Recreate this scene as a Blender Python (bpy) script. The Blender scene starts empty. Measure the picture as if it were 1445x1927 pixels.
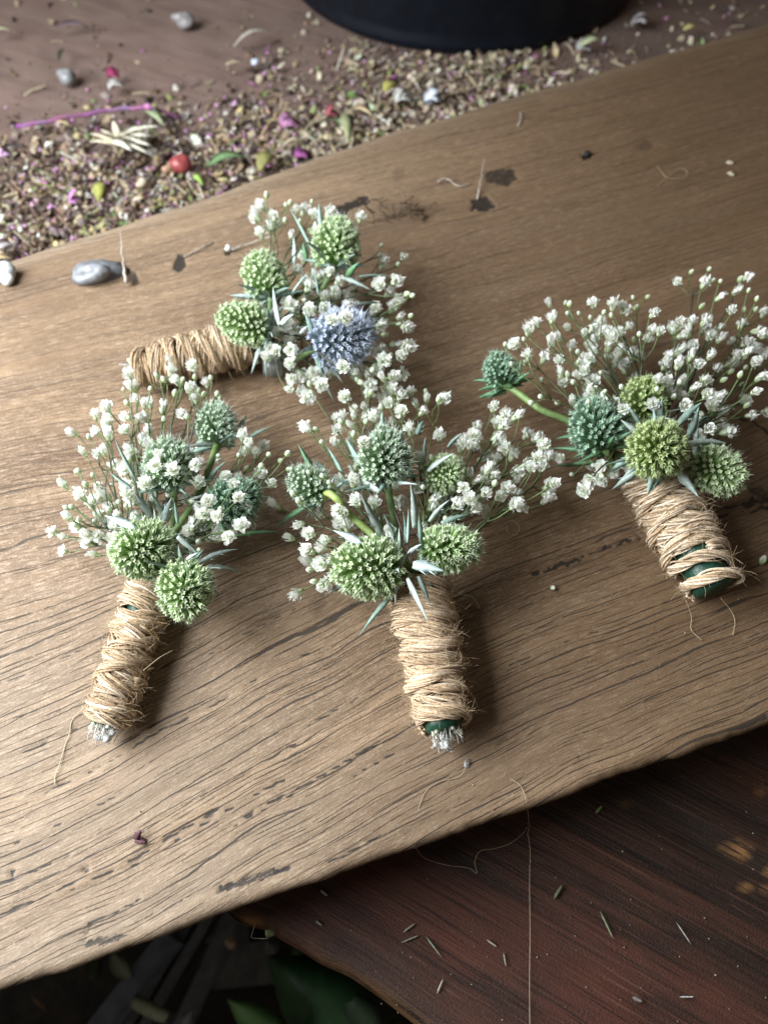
import bpy, math, random
import numpy as np
from mathutils import Vector, Matrix

random.seed(7)
rng = np.random.default_rng(7)
V = Vector
scene = bpy.context.scene
COL = scene.collection

# ------------------------------------------------------------------ camera
W, H, F = 1445.0, 1927.0, 1447.0          # photograph size and focal length in its pixels
CAM_H, PITCH = 0.18, math.radians(58)
CAM = V((0, 0, CAM_H))
FW = V((0, math.cos(PITCH), -math.sin(PITCH)))
UP = V((0, math.sin(PITCH), math.cos(PITCH)))
cd = bpy.data.cameras.new('camera')
cam = bpy.data.objects.new('camera', cd)
COL.objects.link(cam)
cam.location = CAM
cam.rotation_euler = (math.pi / 2 - PITCH, 0, 0)
cd.sensor_fit = 'VERTICAL'
cd.sensor_height = 36
cd.lens = 36 * F / H
cd.clip_start, cd.clip_end = 0.01, 50
cd.dof.use_dof = True
cd.dof.focus_distance = 0.180
cd.dof.aperture_fstop = 14.0
scene.camera = cam

# ------------------------------------------------------------------ light
world = bpy.data.worlds.new('World')
scene.world = world
world.use_nodes = True
bg = world.node_tree.nodes['Background']
bg.inputs['Color'].default_value = (1.0, 0.86, 0.70, 1)
bg.inputs['Strength'].default_value = 0.125
ld = bpy.data.lights.new('window_light', 'AREA')     # the window beside the bench
ld.shape = 'RECTANGLE'
ld.size, ld.size_y = 0.34, 0.30
ld.energy = 5.7
ld.color = (0.90, 0.96, 1.0)
lamp = bpy.data.objects.new('window_light', ld)
COL.objects.link(lamp)
lamp.location = (-0.315, 0.100, 0.235)
lamp.rotation_euler = (V((0.0, 0.11, 0.0)) - lamp.location).to_track_quat('-Z', 'Y').to_euler()
scene.view_settings.view_transform = 'Standard'
scene.view_settings.look = 'None'
scene.view_settings.exposure = 0.2
scene.view_settings.gamma = 1.0

# ------------------------------------------------------------------ helpers
ZT = -0.032                                # bench top; the plank's top is z = 0


def PX(x, y, z=0.0):
    """world point at height z seen at pixel (x, y) of the photograph"""
    d = FW + V((1, 0, 0)) * ((x - W / 2) / F) + UP * ((H / 2 - y) / F)
    return CAM + d * ((z - CAM.z) / d.z)


def proj(X, Y, Z):
    dx, dy, dz = X, Y, Z - CAM.z
    dep = dy * FW.y + dz * FW.z
    return W / 2 + F * dx / dep, H / 2 - F * (dy * UP.y + dz * UP.z) / dep


def mpp(p):
    return (p - CAM).dot(FW) / F           # metres per photograph pixel at p


def rnd(a, b):
    return random.uniform(a, b)


def rvec():
    return V((random.gauss(0, 1), random.gauss(0, 1), random.gauss(0, 1))).normalized()


def hash2(ix, iy, s):
    h = (ix.astype(np.int64) * 374761393 + iy.astype(np.int64) * 668265263 + s * 974634777) & 0x7fffffff
    h = ((h ^ (h >> 13)) * 1274126177) & 0x7fffffff
    return ((h ^ (h >> 16)) & 0xffff) / 65535.0


def vnoise(x, y, s=0):
    ix, iy = np.floor(x), np.floor(y)
    fx, fy = x - ix, y - iy
    fx, fy = fx * fx * (3 - 2 * fx), fy * fy * (3 - 2 * fy)
    a, b = hash2(ix, iy, s), hash2(ix + 1, iy, s)
    c, d = hash2(ix, iy + 1, s), hash2(ix + 1, iy + 1, s)
    return (a * (1 - fx) + b * fx) * (1 - fy) + (c * (1 - fx) + d * fx) * fy


class MB:
    """collects geometry for ONE mesh object"""

    def __init__(self):
        self.v, self.f, self.c, self.n = [], [], [], 0

    def add(self, vs, fs, cs):
        k = self.n
        self.v.extend([tuple(p) for p in vs])
        if isinstance(cs, tuple):
            cs = [cs] * len(vs)
        self.c.extend(cs)
        self.f.extend([tuple(i + k for i in f) for f in fs])
        self.n += len(vs)

    def tube(self, pts, rad, sides=5, col=(1, 1, 1), cap=True):
        m = len(pts)
        if not isinstance(rad, (list, tuple)):
            rad = [rad] * m
        cols = col if isinstance(col, list) else [col] * m
        vs, cs, fs = [], [], []
        t = (pts[1] - pts[0]).normalized()
        a = t.orthogonal().normalized()
        for i in range(m):
            t = (pts[min(i + 1, m - 1)] - pts[max(i - 1, 0)])
            t = t.normalized() if t.length > 1e-12 else V((0, 0, 1))
            a = (a - t * a.dot(t))
            a = a.normalized() if a.length > 1e-9 else t.orthogonal().normalized()
            b = t.cross(a)
            for k in range(sides):
                q = 2 * math.pi * k / sides
                vs.append(pts[i] + (a * math.cos(q) + b * math.sin(q)) * rad[i])
                cs.append(cols[i])
        for i in range(m - 1):
            for k in range(sides):
                k2 = (k + 1) % sides
                fs.append((i * sides + k, i * sides + k2, (i + 1) * sides + k2, (i + 1) * sides + k))
        if cap:
            fs.append(tuple(range(sides - 1, -1, -1)))
            fs.append(tuple((m - 1) * sides + k for k in range(sides)))
        self.add(vs, fs, cs)

    def blob(self, c, ax, col, rings=6, sides=8, wob=0.12, seed=None):
        """closed irregular ellipsoid; ax = three semi-axis vectors"""
        vs, fs, cs = [], [], []
        ph = [rnd(0, 6.28) for _ in range(4)]
        for i in range(rings + 1):
            th = math.pi * i / rings
            for k in range(sides if 0 < i < rings else 1):
                q = 2 * math.pi * k / sides
                w = 1 + wob * math.sin(2 * q + ph[0] + 2 * th) + wob * .7 * math.sin(3 * th + ph[1] + q)
                d = (math.sin(th) * math.cos(q) * w, math.sin(th) * math.sin(q) * w, math.cos(th) * w)
                vs.append(c + ax[0] * d[0] + ax[1] * d[1] + ax[2] * d[2])
                cs.append(col(th / math.pi) if callable(col) else col)

        def ix(i, k):
            return 0 if i == 0 else (1 + (rings - 1) * sides if i == rings else 1 + (i - 1) * sides + k % sides)
        for i in range(rings):
            for k in range(sides):
                if i == 0:
                    fs.append((0, ix(1, k), ix(1, k + 1)))
                elif i == rings - 1:
                    fs.append((ix(i, k), ix(rings, 0), ix(i, k + 1)))
                else:
                    fs.append((ix(i, k), ix(i + 1, k), ix(i + 1, k + 1), ix(i, k + 1)))
        self.add(vs, fs, cs)

    def blade(self, pts, wid, nrm, col0, col1, thick=0.10, fold=0.25, seg=None):
        """leaf or petal: a lens-section strip along pts"""
        m = len(pts)
        vs, cs, fs = [], [], []
        for i in range(m):
            t = (pts[min(i + 1, m - 1)] - pts[max(i - 1, 0)]).normalized()
            s = t.cross(nrm)
            s = s.normalized() if s.length > 1e-6 else t.orthogonal().normalized()
            n = s.cross(t).normalized()
            w = wid[i] / 2
            q = i / (m - 1)
            c = tuple(col0[k] * (1 - q) + col1[k] * q for k in range(3))
            rib = tuple(min(1, x * 1.18 + .02) for x in c)
            vs += [pts[i] - s * w + n * w * fold, pts[i] + n * w * thick, pts[i] + s * w + n * w * fold, pts[i] + n * (w * thick - 5e-5 - w * abs(thick) * .8)]
            cs += [c, rib, c, c]
        for i in range(m - 1):
            for k in range(4):
                k2 = (k + 1) % 4
                fs.append((i * 4 + k, i * 4 + k2, i * 4 + 4 + k2, i * 4 + 4 + k))
        fs.append((3, 2, 1, 0))
        fs.append(tuple((m - 1) * 4 + k for k in range(4)))
        self.add(vs, fs, cs)

    def mesh(self, name, mat, org=V((0, 0, 0)), smooth=True):
        me = bpy.data.meshes.new(name)
        o = tuple(org)
        me.from_pydata([(p[0] - o[0], p[1] - o[1], p[2] - o[2]) for p in self.v], [], self.f)
        a = me.color_attributes.new('col', 'FLOAT_COLOR', 'POINT')
        arr = np.ones((len(self.v), 4), np.float32)
        arr[:, :3] = np.array(self.c, np.float32)
        a.data.foreach_set('color', arr.ravel())
        me.materials.append(mat)
        if smooth:
            me.polygons.foreach_set('use_smooth', [True] * len(me.polygons))
        me.update()
        return me

    def build(self, name, mat, parent=None, org=V((0, 0, 0)), smooth=True):
        return link(name, self.mesh(name, mat, org, smooth), parent)


def link(name, me, parent=None, loc=None):
    o = bpy.data.objects.new(name, me)
    COL.objects.link(o)
    if parent is not None:
        o.parent = parent
    if loc is not None:
        o.location = loc
    return o


def tag(o, label=None, cat=None, group=None, kind=None):
    for k, v in (('label', label), ('category', cat), ('group', group), ('kind', kind)):
        if v:
            o[k] = v
    return o


def single(mb, name, mat, label, cat, org, group=None, smooth=True):
    """a thing that is one mesh, its origin where it rests"""
    o = mb.build(name, mat, None, org, smooth)
    o.location = org
    return tag(o, label, cat, group)


def curve(pts, n):
    """smooth Catmull-Rom polyline through pts"""
    P = [pts[0] * 2 - pts[1]] + list(pts) + [pts[-1] * 2 - pts[-2]]
    out = []
    m = len(pts) - 1
    for i in range(n + 1):
        q = i / n * m
        k = min(int(q), m - 1)
        t = q - k
        a, b, c, d = P[k], P[k + 1], P[k + 2], P[k + 3]
        out.append(0.5 * ((2 * b) + (c - a) * t + (2 * a - 5 * b + 4 * c - d) * t * t + (3 * b - a - 3 * c + d) * t ** 3))
    return out


# ------------------------------------------------------------------ materials
def N(nt, typ, **kw):
    n = nt.nodes.new(typ)
    for k, v in kw.items():
        if k in n.inputs.keys():
            n.inputs[k].default_value = v
        else:
            setattr(n, k, v)
    return n


def newmat(name):
    m = bpy.data.materials.new(name)
    m.use_nodes = True
    nt = m.node_tree
    return m, nt, nt.nodes['Principled BSDF'], nt.nodes['Material Output']


def mixc(nt, fac, a, b, blend='MIX'):
    n = nt.nodes.new('ShaderNodeMix')
    n.data_type = 'RGBA'
    n.blend_type = blend
    for sock, val in ((n.inputs[0], fac), (n.inputs[6], a), (n.inputs[7], b)):
        if hasattr(val, 'is_linked'):
            nt.links.new(val, sock)
        elif isinstance(val, tuple):
            sock.default_value = (*val, 1) if len(val) == 3 else val
        else:
            sock.default_value = val
    return n.outputs[2]


def math_(nt, op, a, b=0.0, clamp=False):
    n = nt.nodes.new('ShaderNodeMath')
    n.operation = op
    n.use_clamp = clamp
    for sock, val in ((n.inputs[0], a), (n.inputs[1], b)):
        if hasattr(val, 'is_linked'):
            nt.links.new(val, sock)
        else:
            sock.default_value = val
    return n.outputs[0]


def ramp(nt, val, lo, hi, a=0.0, b=1.0):
    n = nt.nodes.new('ShaderNodeMapRange')
    n.interpolation_type = 'SMOOTHSTEP'
    nt.links.new(val, n.inputs[0])
    n.inputs[1].default_value, n.inputs[2].default_value = lo, hi
    n.inputs[3].default_value, n.inputs[4].default_value = a, b
    return n.outputs[0]


def noise(nt, vec, sx, sy, sz=1.0, detail=2.0, rough=0.5, off=(0, 0, 0), dist=0.0):
    mp = nt.nodes.new('ShaderNodeMapping')
    mp.inputs['Scale'].default_value = (sx, sy, sz)
    mp.inputs['Location'].default_value = off
    nt.links.new(vec, mp.inputs['Vector'])
    n = nt.nodes.new('ShaderNodeTexNoise')
    n.inputs['Scale'].default_value = 1.0
    n.inputs['Detail'].default_value = detail
    n.inputs['Roughness'].default_value = rough
    n.inputs['Distortion'].default_value = dist
    nt.links.new(mp.outputs[0], n.inputs['Vector'])
    return n.outputs['Fac']


def attr_mat(name, rough=0.6, transl=0.0, nscale=1500, namt=0.25, sheen=0.0, spec=0.4, bump=0.0, trans_tint=(1, 1, 1)):
    """colour from the mesh's own per-piece colour, broken up by fine noise"""
    m, nt, p, out = newmat(name)
    at = N(nt, 'ShaderNodeAttribute', attribute_name='col')
    tc = N(nt, 'ShaderNodeTexCoord')
    nz = noise(nt, tc.outputs['Object'], nscale, nscale, nscale, 3)
    f = ramp(nt, nz, 0.25, 0.75, 1 - namt, 1 + namt * .6)
    c = nt.nodes.new('ShaderNodeVectorMath')
    c.operation = 'SCALE'
    nt.links.new(at.outputs['Color'], c.inputs[0])
    nt.links.new(f, c.inputs['Scale'])
    nt.links.new(c.outputs[0], p.inputs['Base Color'])
    p.inputs['Roughness'].default_value = rough
    p.inputs['Specular IOR Level'].default_value = spec
    if sheen:
        p.inputs['Sheen Weight'].default_value = sheen
    if bump:
        b = N(nt, 'ShaderNodeBump', Strength=0.6, Distance=bump)
        nt.links.new(nz, b.inputs['Height'])
        nt.links.new(b.outputs[0], p.inputs['Normal'])
    if transl:
        tr = N(nt, 'ShaderNodeBsdfTranslucent')
        nt.links.new(c.outputs[0], tr.inputs['Color'])
        mx = N(nt, 'ShaderNodeMixShader')
        mx.inputs[0].default_value = transl
        nt.links.new(p.outputs[0], mx.inputs[1])
        nt.links.new(tr.outputs[0], mx.inputs[2])
        nt.links.new(mx.outputs[0], out.inputs['Surface'])
    return m


M_PETAL = attr_mat('white_petal', 0.6, 0.34, 900, 0.06)
M_FLORET = attr_mat('thistle_floret', 0.5, 0.22, 1200, 0.2)
M_BRACT = attr_mat('thistle_bract', 0.5, 0.12, 900, 0.25, bump=0.0001)
M_STEM = attr_mat('plant_stem', 0.5, 0.0, 700, 0.25)
M_JUTE = attr_mat('jute_twine', 0.75, 0.0, 1800, 0.35, sheen=0.2, spec=0.3)
M_FIBRE = attr_mat('jute_fibre', 0.6, 0.2, 500, 0.2)
M_TAPE = attr_mat('floral_tape', 0.4, 0.0, 1500, 0.3, bump=0.0002)
M_CHAFF = attr_mat('dried_debris', 0.7, 0.15, 700, 0.35)
M_DARK = attr_mat('dark_plastic', 0.42, 0.0, 150, 0.3, spec=.25)
M_STONE = attr_mat('stone', 0.35, 0.0, 350, 0.35, bump=0.0002)
M_LEAF = attr_mat('leaf', 0.4, 0.1, 90, 0.35)


def glue_mat():
    m, nt, p, out = newmat('hot_glue')
    p.inputs['Base Color'].default_value = (0.80, 0.80, 0.77, 1)
    p.inputs['Roughness'].default_value = 0.3
    p.inputs['Transmission Weight'].default_value = 0.5
    p.inputs['IOR'].default_value = 1.45
    tc = N(nt, 'ShaderNodeTexCoord')
    nz = noise(nt, tc.outputs['Object'], 900, 900, 900, 3)
    b = N(nt, 'ShaderNodeBump', Strength=0.5, Distance=0.0003)
    nt.links.new(nz, b.inputs['Height'])
    nt.links.new(b.outputs[0], p.inputs['Normal'])
    return m


M_GLUE = glue_mat()
M_CLEAR = bpy.data.materials.new('clear_glue')
M_CLEAR.use_nodes = True
_p = M_CLEAR.node_tree.nodes['Principled BSDF']
_p.inputs['Base Color'].default_value = (.72, .74, .77, 1)
_p.inputs['Transmission Weight'].default_value = .85
_p.inputs['Roughness'].default_value = .22


def oak_mat():
    m, nt, p, out = newmat('weathered_oak')
    uv = N(nt, 'ShaderNodeUVMap', uv_map='grain').outputs[0]
    mk = N(nt, 'ShaderNodeAttribute', attribute_name='marks')
    sep = nt.nodes.new('ShaderNodeSeparateColor')
    nt.links.new(mk.outputs['Color'], sep.inputs[0])
    dark, grey, rough = sep.outputs[0], sep.outputs[1], sep.outputs[2]
    broad = noise(nt, uv, 4, 42, detail=3, off=(3, 7, 0))
    mid = noise(nt, uv, 12, 240, detail=4, rough=0.6, off=(1, 2, 5))
    fine = noise(nt, uv, 260, 2100, detail=3, rough=0.65)
    speck = noise(nt, uv, 1500, 3200, detail=2, rough=0.6, off=(4, 4, 4))
    blotch = noise(nt, uv, 16, 30, detail=4, off=(9, 4, 1))
    band = noise(nt, uv, 3.0, 19, detail=3, rough=.6, off=(2, 8, 3))
    c = mixc(nt, ramp(nt, broad, 0.34, 0.66), (0.128, 0.072, 0.036), (0.300, 0.196, 0.114))
    c = mixc(nt, ramp(nt, band, 0.46, 0.64, 0.0, 0.75), c, (0.135, 0.076, 0.039))
    c = mixc(nt, ramp(nt, band, 0.44, 0.28, 0.0, 0.35), c, (0.40, 0.30, 0.205))
    c = mixc(nt, ramp(nt, mid, 0.40, 0.62, 0.0, 0.65), c, (0.135, 0.080, 0.046))
    c = mixc(nt, ramp(nt, fine, 0.50, 0.66, 0.0, 0.50), c, (0.47, 0.355, 0.25))
    c = mixc(nt, ramp(nt, fine, 0.48, 0.32, 0.0, 0.62), c, (0.11, 0.068, 0.040))
    c = mixc(nt, ramp(nt, speck, 0.54, 0.68, 0.0, 0.32), c, (0.56, 0.45, 0.33))
    c = mixc(nt, ramp(nt, speck, 0.44, 0.30, 0.0, 0.50), c, (0.08, 0.05, 0.03))
    c = mixc(nt, ramp(nt, blotch, 0.50, 0.72, 0.0, 0.5), c, (0.150, 0.088, 0.047))
    # grey weathering on the worn part
    gr = math_(nt, 'MULTIPLY', grey, ramp(nt, broad, 0.2, 0.8, 0.68, 0.24))
    c = mixc(nt, gr, c, (0.355, 0.280, 0.203))
    c = mixc(nt, math_(nt, 'MULTIPLY', mk.outputs['Alpha'], ramp(nt, mid, .3, .7, 1.0, .7)), c, (0.105, 0.060, 0.029))  # brown towards the right, the window light's fall-off painted into the wood
    # pores and checks: thin dashes along the grain, each row at its own offset
    def dashes(K, su, lo, hi, wmax, seed, warp):
        sp = nt.nodes.new('ShaderNodeSeparateXYZ')
        nt.links.new(uv, sp.inputs[0])
        wv = math_(nt, 'ADD', noise(nt, uv, 26, 120, detail=3, off=(seed, 2, 0)), math_(nt, 'MULTIPLY', noise(nt, uv, 420, 420, detail=2, off=(seed, 5, 0)), 0.00028 * K / max(warp, .1)))
        g = math_(nt, 'ADD', math_(nt, 'MULTIPLY', sp.outputs[1], K), math_(nt, 'MULTIPLY', wv, warp))
        idn = math_(nt, 'FLOOR', g)
        fr = math_(nt, 'FRACT', g)
        wn = nt.nodes.new('ShaderNodeTexWhiteNoise')
        wn.noise_dimensions = '1D'
        nt.links.new(math_(nt, 'ADD', idn, seed * 17.3), wn.inputs['W'])
        hs = wn.outputs['Value']
        off = math_(nt, 'ADD', math_(nt, 'MULTIPLY', hs, 0.6), 0.2)
        cb = nt.nodes.new('ShaderNodeCombineXYZ')
        nt.links.new(math_(nt, 'ADD', math_(nt, 'MULTIPLY', sp.outputs[0], su), math_(nt, 'MULTIPLY', hs, 90.0)), cb.inputs[0])
        nt.links.new(math_(nt, 'MULTIPLY', idn, 7.31), cb.inputs[1])
        n = N(nt, 'ShaderNodeTexNoise', Scale=1.0, Detail=2.0, Roughness=0.6)
        nt.links.new(cb.outputs[0], n.inputs['Vector'])
        wd = ramp(nt, n.outputs['Fac'], lo, hi, 0.0, wmax)
        dd = math_(nt, 'ABSOLUTE', math_(nt, 'SUBTRACT', fr, off))
        brk = ramp(nt, noise(nt, uv, su * 9, K * 1.3, detail=2, off=(seed * 3, 1, 0)), 0.31, 0.44)
        e_ = 0.00004 * K
        return math_(nt, 'MULTIPLY', math_(nt, 'MULTIPLY', ramp(nt, math_(nt, 'SUBTRACT', dd, wd), -e_, e_ * .5, 1.0, 0.0), ramp(nt, n.outputs['Fac'], lo, lo + .03)), brk)
    por1 = dashes(400, 15, 0.42, 0.70, 0.085, 1.0, 1.5)
    por2 = dashes(120, 8, 0.47, 0.70, 0.040, 2.0, 0.9)
    por3 = math_(nt, 'MULTIPLY', dashes(900, 60, 0.47, 0.72, 0.150, 3.0, 2.4), 0.8)
    por = math_(nt, 'MAXIMUM', math_(nt, 'MAXIMUM', por1, por2), por3)
    por = math_(nt, 'MULTIPLY', por, rough, True)
    c = mixc(nt, math_(nt, 'MULTIPLY', por, 0.92), c, (0.035, 0.025, 0.018))
    rag = math_(nt, 'ADD', math_(nt, 'MULTIPLY', math_(nt, 'SUBTRACT', fine, 0.5), 1.5), math_(nt, 'MULTIPLY', math_(nt, 'SUBTRACT', speck, 0.5), 0.7))
    dk = math_(nt, 'MULTIPLY', ramp(nt, math_(nt, 'ADD', dark, rag), 0.34, 0.56), ramp(nt, dark, 0.05, 0.7, 0.15, 0.90))
    c = mixc(nt, dk, c, (0.014, 0.012, 0.011))
    nt.links.new(c, p.inputs['Base Color'])
    p.inputs['Roughness'].default_value = 0.62
    p.inputs['Specular IOR Level'].default_value = 0.35
    hgt = math_(nt, 'SUBTRACT', math_(nt, 'ADD', math_(nt, 'ADD', math_(nt, 'MULTIPLY', fine, 0.5), math_(nt, 'MULTIPLY', speck, 0.35)), math_(nt, 'MULTIPLY', mid, 0.2)),
                math_(nt, 'MULTIPLY', por, 1.1))
    b = N(nt, 'ShaderNodeBump', Strength=0.8, Distance=0.0003)
    nt.links.new(hgt, b.inputs['Height'])
    nt.links.new(b.outputs[0], p.inputs['Normal'])
    return m


def bench_mat():
    m, nt, p, out = newmat('stained_bench_wood')
    uv = N(nt, 'ShaderNodeUVMap', uv_map='grain').outputs[0]
    mk = N(nt, 'ShaderNodeAttribute', attribute_name='marks')
    sep = nt.nodes.new('ShaderNodeSeparateColor')
    nt.links.new(mk.outputs['Color'], sep.inputs[0])
    g1 = noise(nt, uv, 7, 150, detail=4, rough=.6)
    g2 = noise(nt, uv, 90, 1100, detail=4, rough=.65, off=(3, 3, 3))
    bl = noise(nt, uv, 16, 22, detail=4, off=(8, 1, 0))
    c = mixc(nt, ramp(nt, g1, 0.40, 0.64), (0.011, 0.0065, 0.0045), (0.060, 0.023, 0.014))
    c = mixc(nt, ramp(nt, g2, 0.35, 0.8, 0.0, 0.55), c, (0.045, 0.020, 0.014))
    c = mixc(nt, ramp(nt, bl, 0.50, 0.68, 0.0, 0.7), c, (0.080, 0.024, 0.014))
    c = mixc(nt, ramp(nt, bl, 0.44, 0.28, 0.0, 0.7), c, (0.030, 0.020, 0.015))
    g3 = noise(nt, uv, 30, 1300, detail=3, rough=.6, off=(6, 2, 1))
    c = mixc(nt, ramp(nt, g3, 0.56, 0.66, 0.0, 0.75), c, (0.010, 0.006, 0.005))
    c = mixc(nt, ramp(nt, g3, 0.40, 0.30, 0.0, 0.55), c, (0.125, 0.055, 0.034))
    s3 = noise(nt, uv, 1600, 2200, detail=3, rough=.7, off=(2, 2, 2))
    c = mixc(nt, ramp(nt, s3, 0.62, 0.74, 0.0, 0.45), c, (0.20, 0.13, 0.10))
    c = mixc(nt, ramp(nt, s3, 0.42, 0.30, 0.0, 0.6), c, (0.010, 0.007, 0.006))
    wear = math_(nt, 'MULTIPLY', sep.outputs[0], ramp(nt, g2, 0.35, 0.55))
    c = mixc(nt, wear, c, (0.40, 0.20, 0.075))
    dust_gloss = math_(nt, 'MULTIPLY', sep.outputs[1], ramp(nt, noise(nt, uv, 40, 90, detail=5), 0.25, 0.75, 0.65, 1.0))
    c = mixc(nt, dust_gloss, c, (0.29, 0.205, 0.172))  # dust plus a painted pale gloss of window light
    nt.links.new(c, p.inputs['Base Color'])
    p.inputs['Specular IOR Level'].default_value = 0.28
    r = ramp(nt, bl, 0.3, 0.7, 0.40, 0.62)
    nt.links.new(r, p.inputs['Roughness'])
    h = math_(nt, 'ADD', math_(nt, 'ADD', math_(nt, 'MULTIPLY', g1, 1.0), math_(nt, 'MULTIPLY', g2, 0.5)), math_(nt, 'MULTIPLY', math_(nt, 'SUBTRACT', s3, g3), 0.35))
    b = N(nt, 'ShaderNodeBump', Strength=0.8, Distance=0.0009)
    nt.links.new(h, b.inputs['Height'])
    nt.links.new(b.outputs[0], p.inputs['Normal'])
    return m


def grid_object(name, P, uvs, marks, mat, parent=None):
    """P (n, m, 3) -> one mesh with uv map 'grain' and colour attribute 'marks'"""
    n, m, _ = P.shape
    me = bpy.data.meshes.new(name)
    me.vertices.add(n * m)
    me.vertices.foreach_set('co', P.reshape(-1).astype(np.float32))
    i, j = np.meshgrid(np.arange(n - 1), np.arange(m - 1), indexing='ij')
    a = (i * m + j).ravel()
    q = np.stack([a, a + m, a + m + 1, a + 1], 1).astype(np.int32)
    nf = len(q)
    me.loops.add(nf * 4)
    me.loops.foreach_set('vertex_index', q.ravel())
    me.polygons.add(nf)
    me.polygons.foreach_set('loop_start', np.arange(nf, dtype=np.int32) * 4)
    me.update(calc_edges=True)
    u = me.uv_layers.new(name='grain')
    u.data.foreach_set('uv', uvs.reshape(-1, 2)[q.ravel()].astype(np.float32).ravel())
    c = me.color_attributes.new('marks', 'FLOAT_COLOR', 'POINT')
    mk = np.ones((n * m, 4), np.float32)
    mk[:, :marks.shape[-1]] = marks.reshape(n * m, -1)
    c.data.foreach_set('color', mk.ravel())
    me.polygons.foreach_set('use_smooth', np.ones(nf, bool))
    me.materials.append(mat)
    me.update()
    me.validate()
    return link(name, me, parent)


def seg_dist(x, y, pl):
    """distance in pixels to a polyline, and how far along it"""
    best = np.full(x.shape, 1e9)
    for (x0, y0), (x1, y1) in zip(pl[:-1], pl[1:]):
        dx, dy = x1 - x0, y1 - y0
        t = np.clip(((x - x0) * dx + (y - y0) * dy) / (dx * dx + dy * dy), 0, 1)
        best = np.minimum(best, np.hypot(x - x0 - t * dx, y - y0 - t * dy))
    return best


# ------------------------------------------------------------------ the oak plank
NEAR = [(0, 1868), (130, 1824), (300, 1765), (440, 1715), (600, 1660), (720, 1613), (850, 1568), (1000, 1518), (1150, 1463), (1300, 1414), (1445, 1364)]
FAR = [(0, 500), (100, 468), (250, 423), (400, 373), (480, 342), (600, 300), (750, 250), (900, 205), (1080, 158), (1250, 106), (1445, 50)]
near = [PX(x, y, -0.0015) for x, y in NEAR]
far = [PX(x, y, -0.003) for x, y in FAR]
D = ((near[-1] - near[0]).normalized() + (far[-1] - far[0]).normalized())
D.z = 0
D.normalize()                                # along the plank
E = V((-D.y, D.x, 0))                        # across it, away from the camera


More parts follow.
